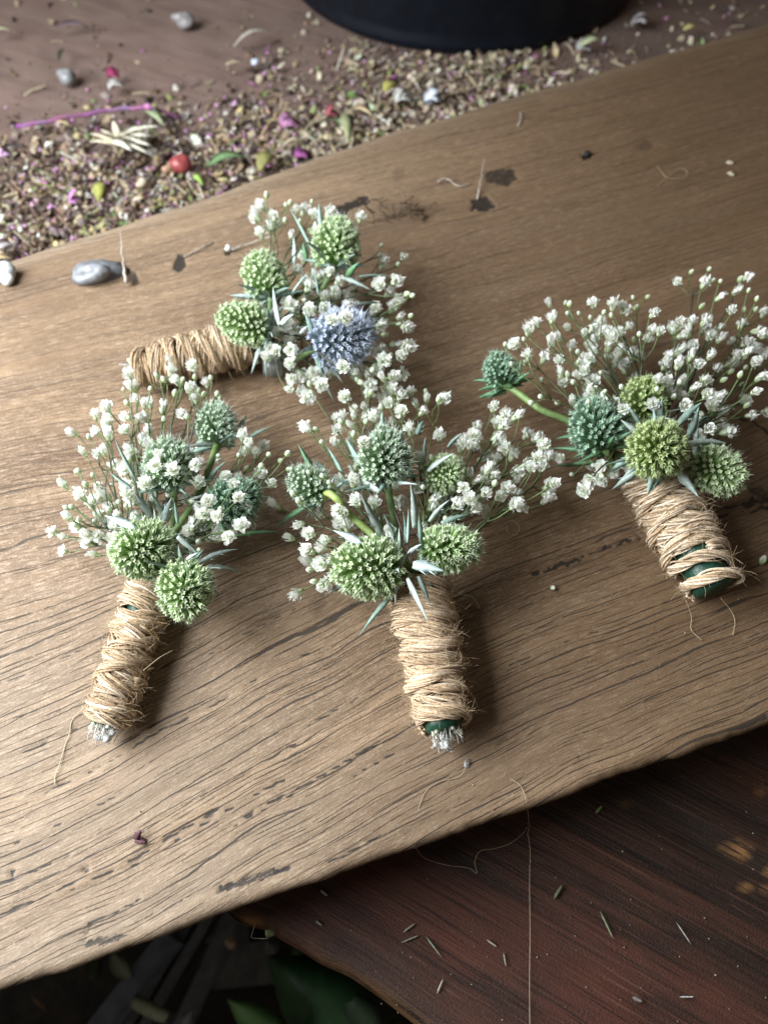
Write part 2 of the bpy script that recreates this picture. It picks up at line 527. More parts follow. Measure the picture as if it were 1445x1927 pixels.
def plank():
    s = np.concatenate([np.linspace(-0.42, -0.205, 40), np.linspace(-0.20, 0.30, 830), np.linspace(0.305, 0.55, 45)])
    ns = np.array([p.dot(D) for p in near]); nv = np.array([p.dot(E) for p in near])
    fs_ = np.array([p.dot(D) for p in far]); fv = np.array([p.dot(E) for p in far])

    def ext(q, a, b):
        r = np.interp(q, a, b)
        return r
    v0 = ext(s, ns, nv) + (vnoise(s * 60, s * 0, 3) - .5) * 0.0009 + (vnoise(s * 420, s * 0, 4) - .5) * 0.0003 - 0.0005 * np.clip((vnoise(s * 110, s * 0, 6) - .68) / .2, 0, 1)
    v1 = ext(s, fs_, fv) + (vnoise(s * 60, s * 0, 5) - .5) * 0.002
    t = np.concatenate([np.linspace(0, 0.06, 26), np.linspace(0.062, 0.96, 330), np.linspace(0.963, 1, 16)])
    S, T = np.meshgrid(s, t, indexing='ij')
    wid = (v1 - v0)[:, None]
    Vv = v0[:, None] + T * wid
    dn, df = T * wid, (1 - T) * wid
    z = np.zeros_like(S)
    en, ef = 0.0022, 0.004
    q = np.clip((en - dn) / en, 0, 1); z -= 0.0020 * (1 - np.sqrt(1 - q * q * 0.98))
    q = np.clip((ef - df) / ef, 0, 1); z -= 0.006 * (1 - np.sqrt(1 - q * q * 0.98))
    X = S * D.x + Vv * E.x
    Y = S * D.y + Vv * E.y
    px, py = proj(X, Y, np.zeros_like(X))
    # grain flow: lines spread round a knot just beyond the left of the picture
    kx, ky = -60.0, 1150.0
    kp = PX(kx, ky, 0)
    ks, kv = kp.dot(D), kp.dot(E)
    a = (S - ks) / 0.060; b = (Vv - kv) / 0.050
    defl = 0.020 * b * np.exp(-(a * a) - 0.45 * b * b)
    defl += 0.004 * (vnoise(S * 16, Vv * 22, 11) - .5) + 0.0012 * (vnoise(S * 70, Vv * 60, 12) - .5)
    GV = Vv - defl
    UVS = np.stack([S, GV], -1)
    dark = np.zeros_like(S); hole = np.zeros_like(S)

    wobx = px + 11 * (vnoise(px / 17, py / 17, 21) - .5) + 9 * (vnoise(px / 6, py / 6, 23) - .5)
    woby = py + 11 * (vnoise(px / 17, py / 17, 22) - .5) + 7 * (vnoise(px / 6, py / 6, 24) - .5)

    def pit(x, y, rx, ry, ang, deep, drk, soft=0.35):
        c, sn = math.cos(ang), math.sin(ang)
        ux = (wobx - x) * c + (woby - y) * sn
        uy = -(wobx - x) * sn + (woby - y) * c
        r = np.sqrt((ux / rx) ** 2 + (uy / ry) ** 2)
        k = np.clip((1 + soft - r) / soft, 0, 1); k = k * k * (3 - 2 * k)
        np.maximum(dark, k * drk, out=dark)
        np.maximum(hole, k * deep, out=hole)
    for a_ in [(905, 383, 17, 11, 0, 0.0012, 0.97), (335, 496, 15, 12, -.5, 0.0006, 0.85), (942, 333, 27, 14, -.15, 0.0006, 0.62, .5),
               (1101, 292, 9, 7, 0, 0.002, 0.9), (664, 385, 30, 9, -.33, 0.0012, 0.95), (432, 471, 8, 7, 0, 0.0008, 0.9),
               (760, 408, 46, 20, -.2, 0.0, 0.35, 1.0), (1215, 272, 14, 7, -.3, 0.0005, 0.45, .8), (752, 328, 12, 8, -.3, 0, .4, .8),
               (248, 522, 10, 8, 0, 0.001, .6, .8), (165, 1500 + 137, 7, 6, 0, 0.001, .6), (20, 1646, 7, 7, 0, .0008, .75),
               (265, 1576, 9, 8, 0, 0, .45), (1430, 925, 14, 8, 0, .001, .55, .9), (200, 1770, 38, 7, -.22, .0003, .6, .7),
               (160, 1765, 5, 20, .45, .0003, .45, .9), (1100, 1440, 28, 6, .9, .0002, .35, .9), (945, 1392, 10, 6, 0, .0003, .4, .8),
               (60, 545, 30, 14, -.3, 0, .28, 1.), (470, 1655, 48, 6, -.36, .0005, .6, .8), (528, 1634, 15, 5, -.3, .0006, .8, .7), (432, 1668, 11, 6, -.3, .0007, .85, .6)]:
        pit(*a_)

    def crack(x0, y0, x1, w, drk, deep, seed, gap=0.2, pl=None):
        """a split that follows the grain from (x0, y0) as far as x1"""
        if pl is None:
            k = np.argmin((px - x0) ** 2 + (py - y0) ** 2)
            d = np.abs(GV - GV.ravel()[k]) / 0.000142
            ends = np.clip((px - x0) / 12, 0, 1) * np.clip((x1 - px) / 12, 0, 1)
        else:
            d = seg_dist(wobx, woby, pl)
            ends = 1
        wl = w * (0.45 + 1.1 * vnoise(px / 30, py / 30, seed))
        k = np.clip(1.7 - d / wl, 0, 1) * np.clip((vnoise(px / 26, py / 26, seed + 50) - gap) * 5, 0, 1) * ends
        np.maximum(dark, k * drk, out=dark)
        np.maximum(hole, k * deep, out=hole)
    crack(0, 0, 0, 2.4, .95, .0012, 31, 0, [(1000, 1076), (1060, 1059), (1130, 1036), (1205, 1010)])
    crack(0, 0, 0, 2.8, .95, .0014, 32, .1, [(1285, 987), (1335, 966), (1372, 955), (1400, 947), (1500, 925)])
    crack(0, 0, 0, 2.2, .9, .0008, 33, .25, [(1340, 978), (1400, 962), (1500, 940)])
    crack(0, 0, 0, 1.8, .9, .0008, 34, .1, [(1370, 775), (1410, 792), (1450, 815)])
    for q in [(-10, 1722, 150, 2.0, .85, .0005, 35), (120, 1680, 420, 2.0, .85, .0005, 36, .3), (230, 1640, 560, 1.8, .85, .0005, 37, .3), (420, 1560, 730, 1.9, .85, .0005, 38, .25),
              (-10, 1664, 140, 1.8, .8, .0005, 39), (150, 1744, 272, 1.6, .85, .0005, 40), (60, 1500, 330, 1.6, .75, .0004, 41, .35), (300, 1380, 620, 1.6, .75, .0004, 42, .35),
              (-10, 1440, 200, 1.6, .7, .0004, 43, .3), (560, 1660, 725, 1.7, .8, .0004, 44), (640, 1475, 900, 1.6, .75, .0004, 45, .35), (880, 1290, 1300, 1.5, .7, .0003, 46, .4),
              (1250, 700, 1500, 1.5, .6, .0003, 47, .4), (480, 1420, 800, 1.4, .7, .0003, 48, .4), (20, 1590, 240, 1.5, .75, .0004, 49, .35), (380, 1240, 700, 1.3, .65, .0003, 51, .4),
              (900, 1180, 1240, 1.3, .65, .0003, 52, .4), (0, 1290, 240, 1.4, .65, .0003, 53, .4), (330, 1620, 560, 1.5, .7, .0003, 54, .4)]:
        crack(*q)
    z -= hole * 0.4
    z += 0.0006 * (vnoise(S * 30, GV * 160, 7) - .5) + 0.00035 * (vnoise(S * 60, GV * 520, 8) - .5)
    # weathered front left, smoother at the back; browner right, with light fall-off painted in
    u = np.clip((py - 900) / 500, 0, 1) * np.clip((1250 - px) / 900, 0, 1)
    far_g = np.clip((640 - py) / 500, 0, 1) * 0.55 * np.clip((1350 - px) / 700, 0, 1)
    grey = np.clip(0.02 + 0.62 * u + far_g + 0.25 * (vnoise(S * 12, GV * 60, 9) - .5), 0, 1)
    grey = np.maximum(grey, np.clip((.011 - df) / .007, 0, 1) * .95)
    rough = np.clip(0.55 + 0.7 * np.clip((py - 620) / 700, 0, 1), 0, 1.1)
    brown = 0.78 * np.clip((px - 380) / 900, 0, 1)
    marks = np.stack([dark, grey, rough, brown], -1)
    # wrap the sheet down both sides and the underside
    thick = 0.0318
    P = np.stack([X, Y, z], -1)

    def side(k, zz, inset):
        r = P[:, k].copy()
        sg = 1 if k == 0 else -1
        r[:, 0] += sg * E.x * inset; r[:, 1] += sg * E.y * inset
        r[:, 2] = zz
        return r[:, None]
    P = np.concatenate([side(0, -thick, 0.014), side(0, -thick + .004, 0.013), side(0, -0.016, 0.007), P, side(-1, -0.016, 0.0), side(-1, -thick + .004, .0012), side(-1, -thick, .004), side(0, -thick, 0.014)], 1)

    def padv(A, vals):
        return np.concatenate([np.repeat(A[:, :1], 3, 1), A, np.repeat(A[:, -1:], 4, 1)], 1)
    U2 = padv(UVS, None); M2 = padv(marks, None)
    for k, dz in ((0, -.030), (1, -.02), (2, -.01)):
        U2[:, k, 1] += dz
    for k, dz in ((-4, .01), (-3, .02), (-2, .03), (-1, .2)):
        U2[:, k, 1] += dz
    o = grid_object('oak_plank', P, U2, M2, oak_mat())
    tag(o, 'long weathered oak plank with worn edges lying across the dark red bench', 'plank')
    return o


plank()


# ------------------------------------------------------------------ the bench underneath
def bench():
    a, b = PX(452, 1716, ZT), PX(712, 1886, ZT)
    d = (b - a).normalized()
    e = V((-d.y, d.x, 0))
    if e.dot(PX(1300, 1600, ZT) - a) < 0:
        e = -e
    s = np.concatenate([np.linspace(-1.1, -0.46, 24), np.linspace(-0.45, 0.25, 300), np.linspace(0.27, 0.7, 16)])
    t = np.concatenate([[0, .0006, .0012, .0020, .0030, .0042], np.linspace(0.006, 0.55, 240), np.linspace(0.57, 1.15, 20)])
    S, T = np.meshgrid(s, t, indexing='ij')
    edge = (vnoise(s * 130, s * 0, 61) - .5) * 0.0022 + (vnoise(s * 30, s * 0, 62) - .5) * 0.003
    X = a.x + S * d.x + (T + edge[:, None] * np.exp(-T / .01)) * e.x
    Y = a.y + S * d.y + (T + edge[:, None] * np.exp(-T / .01)) * e.y
    Z = np.full_like(S, ZT)
    q = np.clip((0.0042 - T) / 0.0042, 0, 1)
    Z -= 0.0042 * (1 - np.sqrt(1 - .97 * q * q))
    px, py = proj(X, Y, Z)
    # raised grain ridges on the lower right
    rid = np.clip((px - 900) / 400, 0, 1) * np.clip((py - 1300) / 150, 0, 1)
    Z += rid * 0.0016 * (vnoise(S * 9, T * 170, 63) - .5) + 0.0003 * (vnoise(S * 25, T * 110, 64) - .5)
    P = np.stack([X, Y, Z], -1)
    wear = np.zeros_like(S)
    for x, y, r1, r2 in ((1390, 1600, 24, 13), (1435, 1494, 10, 7), (1440, 1640, 16, 4), (1185, 1512, 8, 4), (475, 1733, 18, 10), (1425, 1670, 22, 4)):
        r = np.hypot((px - x) / r1, (py - y) / r2) + 0.9 * (vnoise(px / 9, py / 9, 65) - .5)
        wear = np.maximum(wear, np.clip(1.5 - r, 0, 1) * .62)
    wear = np.maximum(wear, np.clip(1 - T / 0.004, 0, 1) * 0.16)
    dust_gloss = np.clip((620 - py) / 420, 0, 1) * 0.75  # far bench: dust, with the window's pale sheen painted in
    dust_gloss = dust_gloss * np.clip(1.15 - px / 2600, 0, 1)
    marks = np.stack([wear, dust_gloss, dust_gloss * 0], -1)
    uvs = np.stack([S, T], -1)
    low = P[:, :1].copy(); low[:, :, 2] = ZT - 0.028
    low[:, :, 0] += e.x * .001; low[:, :, 1] += e.y * .001
    back = P[:, -1:].copy(); back[:, :, 2] = ZT - 0.028
    P = np.concatenate([low, P, back, low], 1)
    uvs = np.concatenate([uvs[:, :1] - [0, .028], uvs, uvs[:, -1:] + [0, .028], uvs[:, -1:] + [0, 1.2]], 1)
    marks = np.concatenate([marks[:, :1] * .3, marks, marks[:, -1:], marks[:, -1:]], 1)
    root = bpy.data.objects.new('workbench', None)
    COL.objects.link(root)
    root.location = (a.x, a.y, -0.42)
    tag(root, 'dark red stained wooden workbench under the oak plank', 'workbench')
    o = grid_object('bench_top', P - np.array([a.x, a.y, -0.42]), uvs, marks, bench_mat(), root)
    for k, (ss, tt) in enumerate(((-0.9, 0.06), (0.6, 0.06), (-0.9, 1.05), (0.6, 1.05))):
        c = V((d.x * ss + e.x * tt, d.y * ss + e.y * tt, 0))
        mb = MB()
        w = 0.03
        vs = []
        for z in (0.0, 0.42 + ZT - 0.0285):
            for i, j in ((-1, -1), (1, -1), (1, 1), (-1, 1)):
                vs.append(c + d * (w * i) + e * (w * j) + V((0, 0, z)))
        mb.add(vs, [(0, 1, 5, 4), (1, 2, 6, 5), (2, 3, 7, 6), (3, 0, 4, 7), (3, 2, 1, 0), (4, 5, 6, 7)], (0.07, 0.03, 0.02))
        mb.build('leg', M_STEM, root, smooth=False)


bench()

# ------------------------------------------------------------------ ground below
ZG = -0.42


def ground():
    n = 120
    s = np.linspace(-1, 1, n)
    s = np.sign(s) * np.abs(s) ** 2.2 * 12
    X, Y = np.meshgrid(s, s, indexing='ij')
    Z = ZG + 0.012 * (vnoise(X * 30, Y * 30, 71) - .5) * (np.hypot(X, Y) < 1.5)
    m, nt, p, out = newmat('dark_soil')
    tc = N(nt, 'ShaderNodeTexCoord').outputs['Object']
    nz = noise(nt, tc, 60, 60, 60, 5, 0.65)
    c = mixc(nt, ramp(nt, nz, .3, .7), (0.006, 0.005, 0.004), (0.030, 0.022, 0.014))
    nt.links.new(c, p.inputs['Base Color'])
    p.inputs['Roughness'].default_value = 0.9
    b = N(nt, 'ShaderNodeBump', Strength=1.0, Distance=0.01)
    nt.links.new(nz, b.inputs['Height'])
    nt.links.new(b.outputs[0], p.inputs['Normal'])
    o = grid_object('ground', np.stack([X, Y, Z], -1), np.stack([X, Y], -1), np.zeros(X.shape + (3,)), m)
    tag(o, kind='structure')


ground()


# ------------------------------------------------------------------ black bucket at the back
def bucket():
    front = PX(846, 108, ZT)
    dirh = V((front.x * 1.3, front.y, 0)).normalized()
    R = 0.102
    c = front + dirh * R
    root = bpy.data.objects.new('bucket', None)
    COL.objects.link(root)
    root.location = c
    tag(root, 'large black plastic bucket standing at the back of the bench among dried debris', 'bucket')

    def lathe(name, prof, mat, n=96):
        mb = MB()
        vs, fs = [], []
        for r, z in prof:
            for k in range(n):
                q = 2 * math.pi * k / n
                vs.append(V((r * math.cos(q), r * math.sin(q), z)))
        for i in range(len(prof) - 1):
            for k in range(n):
                k2 = (k + 1) % n
                fs.append((i * n + k, i * n + k2, (i + 1) * n + k2, (i + 1) * n + k))
        fs.append(tuple(range(n - 1, -1, -1)))
        mb.add(vs, fs, (0.0035, 0.005, 0.009))
        return mb.build(name, mat, root)
    lathe('body', [(R - .006, 0.0005), (R - .002, .001), (R, .003), (R + .0006, .006), (R - .0006, .0085), (R, .012), (R + .022, .22), (R + .024, .225), (R + .020, .226), (R + .018, .22), (R - .003, .012), (R - .006, .006)], M_DARK)
    lathe('rim', [(R + .0225, .214), (R + .028, .216), (R + .029, .226), (R + .026, .230), (R + .0245, .228), (R + .0245, .2205), (R + .0225, .2195)], M_DARK)


bucket()

# ------------------------------------------------------------------ the four buttonholes
PAL = {   # core, floret base, floret tip, floret mouth, bristle
    'green': ((0.11, 0.21, 0.04), (0.27, 0.46, 0.10), (0.72, 0.82, 0.55), (0.52, 0.64, 0.30), (0.76, 0.83, 0.68)),
    'lime': ((0.07, 0.12, 0.016), (0.20, 0.30, 0.045), (0.52, 0.61, 0.30), (0.30, 0.35, 0.10), (0.48, 0.55, 0.32)),
    'teal': ((0.08, 0.16, 0.05), (0.20, 0.34, 0.13), (0.62, 0.73, 0.57), (0.47, 0.60, 0.35), (0.73, 0.80, 0.75)),
    'deep': ((0.04, 0.10, 0.05), (0.09, 0.21, 0.10), (0.40, 0.56, 0.41), (0.22, 0.33, 0.19), (0.46, 0.60, 0.50)),
    'blue': ((0.17, 0.23, 0.23), (0.33, 0.42, 0.42), (0.66, 0.72, 0.87), (0.50, 0.58, 0.62), (0.68, 0.73, 0.92)),
}


def blossom_mesh(seed, half=False):
    random.seed(seed)
    mb = MB()
    gr, gr2, wh = (0.34, 0.44, 0.19), (0.70, 0.75, 0.55), (0.93, 0.93, 0.89)
    n = 5
    vs, cs = [V((0, 0, -1.25))], [gr]
    for i in range(2 * n):                     # green-striped cup
        q = math.pi * i / n
        vs.append(V((math.cos(q) * .36, math.sin(q) * .36, -.75))); cs.append(gr if i % 2 else gr2)
    for i in range(2 * n):
        q = math.pi * i / n
        r = .5 if i % 2 else .42
        vs.append(V((math.cos(q) * r, math.sin(q) * r, -.12 if i % 2 else -.3))); cs.append(gr if i % 2 else wh)
    m = 2 * n
    fs = [(0, 1 + (i + 1) % m, 1 + i) for i in range(m)]
    fs += [(1 + i, 1 + (i + 1) % m, 1 + m + (i + 1) % m, 1 + m + i) for i in range(m)]
    mb.add(vs, fs, cs)
    lays = [(8, .34, .98, -.25, .12), (8, .30, .84, -.1, .42), (7, .2, .58, .05, .66), (5, .06, .30, .15, .78)]
    if half:
        lays = [(5, .34, .62, -.3, .55), (5, .25, .45, -.2, .85), (3, .1, .2, -.1, .95)]
    for cnt, r0, r1, z0, z1 in lays:
        for i in range(cnt):
            q = 2 * math.pi * (i + rnd(-.25, .25)) / cnt + r0 * 9
            k = rnd(.78, 1.12)
            rr, zz = r1 * k, z1 + rnd(-.24, .24)
            d, sd = V((math.cos(q), math.sin(q), 0)), V((-math.sin(q), math.cos(q), 0))
            w = rnd(.20, .33) * (1 if r1 > .4 else .65)
            tw = rnd(-.3, .3)
            mid = d * (r0 + (rr - r0) * .55) + V((0, 0, z0 + (zz - z0) * .65))
            tip = d * rr + V((0, 0, zz))
            a = [d * r0 - sd * w * .35 + V((0, 0, z0)), d * r0 + sd * w * .35 + V((0, 0, z0)),
                 mid - sd * w + V((0, 0, tw)), mid + V((0, 0, -.07)), mid + sd * w + V((0, 0, -tw)),
                 tip - sd * w * .72 + V((0, 0, tw + rnd(-.1, .1))) - d * rnd(.0, .12), tip - d * rnd(-.06, .20), tip + sd * w * .72 + V((0, 0, -tw + rnd(-.1, .1))) - d * rnd(.0, .12)]
            c = tuple(x * rnd(.95, 1.04) for x in wh)
            mb.add(a, [(0, 1, 3), (0, 3, 2), (1, 4, 3), (2, 3, 6, 5), (3, 4, 7, 6)], [gr2, gr2, c, c, c, c, c, c])
    for i in range(2):                          # stamens
        q = rnd(0, 6.28)
        mb.tube([V((0, 0, .3)), V((math.cos(q) * .4, math.sin(q) * .4, .9)), V((math.cos(q) * .6, math.sin(q) * .6, 1.1))], .025, 3, (.8, .82, .76))
    return mb.mesh('blossom', M_PETAL)


def bud_mesh(seed, open_=0.0):
    random.seed(seed)
    mb = MB()
    wh, gr, pale = (0.86, 0.88, 0.80), (0.32, 0.44, 0.15), (0.66, 0.74, 0.46)
    rings, m = 7, 10
    vs, cs, fs = [], [], []
    for i in range(rings + 1):
        t = i / rings
        r = math.sin(math.pi * min(t * .93 + .05, 1)) ** .8 * .62
        for k in range(m):
            q = 2 * math.pi * k / m
            vs.append(V((r * math.cos(q) * (1 - .06 * (k % 2)), r * math.sin(q) * (1 - .06 * (k % 2)), -.85 + 1.75 * t)))
            g = (k % 2 == 0) and t < .78
            cs.append(gr if g else (pale if t < .5 else wh))
    for i in range(rings):
        for k in range(m):
            k2 = (k + 1) % m
            fs.append((i * m + k, i * m + k2, (i + 1) * m + k2, (i + 1) * m + k))
    fs += [tuple(range(m - 1, -1, -1)), tuple(rings * m + k for k in range(m))]
    mb.add(vs, fs, cs)
    return mb.mesh('bud', M_PETAL)


BLOSSOMS = [blossom_mesh(100 + i) for i in range(5)] + [blossom_mesh(120 + i, True) for i in range(2)]
BUDS = [bud_mesh(140 + i) for i in range(2)]


def thistle(root, org, throat, spec):
    """one sea-holly head: (cx, cy, z, tipx, tipy, dz, length px, diameter px, palette, florets)"""
    cx, cy, z, tx, ty, dz, lp, dp, kind, n = spec
    P = PX(cx, cy, z)
    ax = (PX(tx, ty, z) - P)
    if ax.length > 1e-9:
        ax.normalize()
    ax = (ax * math.cos(dz) + V((0, 0, 1)) * math.sin(dz)).normalized()      # dz = lift of the axis, radians
    k = mpp(P)
    A, B = lp * k / 2 * .98, dp * k / 2 * .98
    x1 = ax.orthogonal().normalized()
    x2 = ax.cross(x1)
    core, base, tip, mouth, br = PAL[kind]
    mb = MB()
    mb.blob(P - ax * A * .05, [x1 * B * .62, x2 * B * .62, ax * A * .72], core, 10, 14, .02)
    head = mb.build('thistle_head', M_FLORET, root, org)
    if kind == 'blue':
        head['label'] = 'blue violet thistle head'
    # florets
    fb = MB()
    sp = math.sqrt(4 * math.pi * (B * B + 2 * A * B) / 3 / n)
    ga = math.pi * (3 - math.sqrt(5))
    for i in range(n):
        zc = 1 - 2 * (i + .5) / n
        if zc < -.86:
            continue
        r = math.sqrt(1 - zc * zc)
        q = ga * i + rnd(-.06, .06)
        u = V((r * math.cos(q), r * math.sin(q), zc))
        tp_ = .96 - .17 * u.z + rnd(-.03, .03)
        pos = P + x1 * (u.x * B * .62 * tp_) + x2 * (u.y * B * .62 * tp_) + ax * (u.z * A * .72)
        nr = (x1 * (u.x / B) + x2 * (u.y / B) + ax * (u.z / A)).normalized()
        nr = (nr + ax * .30 * (1 - zc) + rvec() * .17).normalized()
        hh = (B * .37 + .0004) * rnd(.72, 1.28)
        r0, r1 = sp * .27, sp * rnd(.30, .36)
        t1 = nr.orthogonal().normalized(); t2 = nr.cross(t1)
        ph = rnd(0, 6.28)
        g = rnd(.74, 1.12)
        cb = tuple(x * g for x in base); ct = tuple(min(.9, x * g) for x in tip); cm = tuple(x * g for x in mouth)
        cmid = tuple(.6 * x + .4 * y for x, y in zip(cb, ct))
        vs, cs = [], []
        rim = lambda q: t1 * math.cos(q) + t2 * math.sin(q)
        for j in range(5):
            vs.append(pos + rim(ph + j * 1.2566) * r0); cs.append(cb)
        for j in range(5):
            vs.append(pos + nr * hh * .70 + rim(ph + j * 1.2566) * r1 * .80); cs.append(cmid)
        for j in range(5):
            vs.append(pos + nr * hh * .92 + rim(ph + j * 1.2566) * r1 * .62); cs.append(ct)
        for j in range(5):
            vs.append(pos + nr * hh * rnd(.95, 1.12) + rim(ph + (j + .5) * 1.2566) * r1 * rnd(1.0, 1.3)); cs.append(ct)
        vs.append(pos + nr * hh * .80); cs.append(cm)
        fs = []
        for j in range(5):
            j2 = (j + 1) % 5
            fs += [(j, j2, 5 + j2, 5 + j), (5 + j, 5 + j2, 15 + j), (10 + j2, 10 + j, 15 + j), (5 + j2, 10 + j2, 15 + j), (10 + j, 5 + j, 15 + j), (10 + j, 10 + j2, 20)]
        fb.add(vs, fs, cs)
        for j in range(3):                       # bristles
            q = rnd(0, 6.28)
            o = (t1 * math.cos(q) + t2 * math.sin(q))
            b0 = pos + o * sp * .42
            tp = b0 + nr * hh * (rnd(1.0, 1.55) if kind in ('green', 'lime') else rnd(1.1, 1.75)) + o * sp * rnd(0, .25)
            w = sp * .055
            fb.add([b0 + t1 * w, b0 - t1 * w * .5 + t2 * w, b0 - t1 * w * .5 - t2 * w, tp], [(0, 1, 3), (1, 2, 3), (2, 0, 3)],
                   [cb, cb, cb, br])
    fl = fb.build('florets', M_FLORET, head, org, smooth=False)
    fl['kind'] = 'stuff'
    return dict(o=head, P=P, ax=ax, A=A, B=B, px=(cx, cy, lp, dp, tx, ty), z=z, kind=kind)


def stem_to(h, root, org, throat, via=None, col=((.09, .14, .05), (.15, .23, .09)), rad=.0009):
    b = h['P'] - h['ax'] * h['A'] * .72
    pts = [b] + (via or [V(((b * .5 + throat * .5).x, (b * .5 + throat * .5).y, .0065)) - h['ax'] * h['A'] * .25]) + [throat]
    c = curve(pts, 14)
    mb = MB()
    mb.tube(c, [rad * (1.5 if i == 0 else 1) for i in range(15)], 8, [tuple(col[0][k] * i / 14 + col[1][k] * (1 - i / 14) for k in range(3)) for i in range(15)])
    mb.build('stem', M_STEM, h['o'], org)


def bract(h, org, x0, y0, x1, y1, wpx, z0, z1, tone=0):
    a, b = PX(x0, y0, z0), PX(x1, y1, z1)
    wm = wpx * mpp((a + b) / 2)
    L = (b - a).length
    side = (b - a).cross(V((0, 0, 1))).normalized()
    mid = (a + b) / 2 + V((0, 0, L * rnd(.04, .16))) + side * L * rnd(-.07, .07)
    pts = [a * (1 - t) ** 2 + mid * (2 * t * (1 - t)) + b * t * t for t in [i / 11 for i in range(12)]]
    wm *= .88
    prof = [.62, .80, .94, 1, .97, .88, .76, .63, .49, .34, .18, .02]
    # spiny margin: every third station steps out a little
    wid = [wm * p * (1.12 if i in (4, 7) else 1) for i, p in enumerate(prof)]
    tones = [((.47, .55, .50), (.36, .45, .40)), ((.30, .40, .34), (.19, .30, .25)), ((.13, .25, .10), (.10, .24, .14)), ((.50, .60, .57), (.42, .53, .50))]
    c0, c1 = tones[tone]
    g = rnd(.88, 1.1)
    mb = MB()
    up = ((CAM - mid).normalized() + rvec() * .38).normalized()
    mb.blade(pts, wid, up, tuple(x * g for x in c0), tuple(x * g for x in c1), thick=0.0, fold=rnd(.12, .34))
    s_ = (b - a).normalized()
    for t in (3, 6):                              # lateral spines
        for sg in (-1, 1):
            if random.random() < .6:
                p0 = pts[t] + side * sg * wid[t] * .45
                mb.tube([p0, p0 + side * sg * wm * .35 + s_ * wm * .7], [wm * .07, wm * .012], 3, tuple(min(1, x * 1.15) for x in c0))
    return mb.build('bract', M_BRACT, h['o'], org)


def nearest_head(heads, x, y):
    return min(heads, key=lambda h: math.hypot(h['px'][0] - x, h['px'][1] - y))


def flowers_z(heads, x, y, lo, hi):
    z = rnd(lo, hi)
    for h in heads:
        cx, cy, lp, dp, tx, ty = h['px']
        if math.hypot(x - cx, y - cy) < (lp + dp) / 4 * .98:
            z = max(z, h['z'] + min(h['A'], h['B']) * 1.0 + .0035)
    return min(z, .043)


def sprays(root, org, throat, heads, opens, buds, nspray, lo=.007, hi=.024, extra=14, tpx=None, size=1.0):
    pts = []
    for x, y in opens:
        pts.append((x, y, flowers_z(heads, x, y, lo, hi), 'o'))
    for x, y in buds:
        pts.append((x, y, flowers_z(heads, x, y, lo, hi), 'b'))
    for _ in range(extra):
        x, y = random.choice(opens)
        q = rnd(0, .42) if random.random() < .7 else rnd(-.04, .06)
        x += random.gauss(0, 20); y += random.gauss(0, 17)
        x = (1 - q) * x + q * tpx[0]; y = (1 - q) * y + q * tpx[1]
        pts.append((x, y, rnd(.005, .019), 'o' if random.random() < .75 else 'b'))
    ang = lambda p: math.atan2(p[0] - tpx[0], tpx[1] - p[1])
    pts.sort(key=ang)
    per = math.ceil(len(pts) / nspray)
    for s in range(nspray):
        grp = pts[s * per:(s + 1) * per]
        if not grp:
            continue
        W_ = [PX(p[0], p[1], p[2]) for p in grp]
        cen = sum(W_, V((0, 0, 0))) / len(W_)
        main = throat.lerp(cen, .42) + V((rnd(-.002, .002), rnd(-.002, .002), .002))
        left = list(range(len(grp)))
        mb = MB()
        dk = (rnd(.035, .07), rnd(.045, .08), rnd(.02, .035))
        lt = (.14, .19, .07)
        r_main = .00036
        c = curve([throat, throat.lerp(main, .5) + rvec() * .001, main], 8)
        mb.tube(c, r_main, 5, dk)
        placed = []
        while left:
            k = max(left, key=lambda i: (W_[i] - main).length)
            cl = sorted(left, key=lambda i: (W_[i] - W_[k]).length)[:random.choice((3, 4, 5))]
            cl = [i for i in cl if (W_[i] - W_[k]).length < .016] or [k]
            for i in cl:
                left.remove(i)
            cc = sum((W_[i] for i in cl), V((0, 0, 0))) / len(cl)
            node = cc + (main - cc).normalized() * min(.008, (main - cc).length * .6) + V((0, 0, -.0015))
            node.z = max(node.z, .0015)
            q = main.lerp(node, .5) + rvec() * .0012
            q.z = max(q.z, .001)
            mb.tube(curve([main, q, node], 7), .00026, 4, dk)
            for i in cl:
                ty = grp[i][3]
                d = (W_[i] - node)
                d = d.normalized() if d.length > 1e-7 else V((0, 0, 1))
                d = (d * .8 + V((0, 0, .9)) + V((0, -.35, 0)) + rvec() * .5).normalized()
                rr = (rnd(.00165, .0023) if ty == 'o' else rnd(.0010, .0014)) * size
                foot = W_[i] - d * rr * 1.15
                q = node.lerp(foot, .6) + rvec() * .0007 - d * .0008
                mb.tube(curve([node, q, foot], 6), [.00017] * 6 + [.00022], 4, [tuple(dk[a] * (1 - b / 6) + lt[a] * b / 6 for a in range(3)) for b in range(7)])
                placed.append((W_[i], d, rr, ty))
        o = mb.build('baby_breath_spray', M_STEM, root, org)
        for p, d, rr, ty in placed:
            me = random.choice(BLOSSOMS if ty == 'o' else BUDS)
            f = link('blossom' if ty == 'o' else 'bud', me, o, p - org)
            f.rotation_mode = 'QUATERNION'
            f.rotation_quaternion = d.to_track_quat('Z', 'Y') @ V((0, 0, 1)).rotation_difference(V((0, 0, 1)))
            f.rotation_quaternion = f.rotation_quaternion @ Matrix.Rotation(rnd(0, 6.28), 3, 'Z').to_quaternion()
            f.scale = (rr, rr, rr * rnd(.85, 1.1))


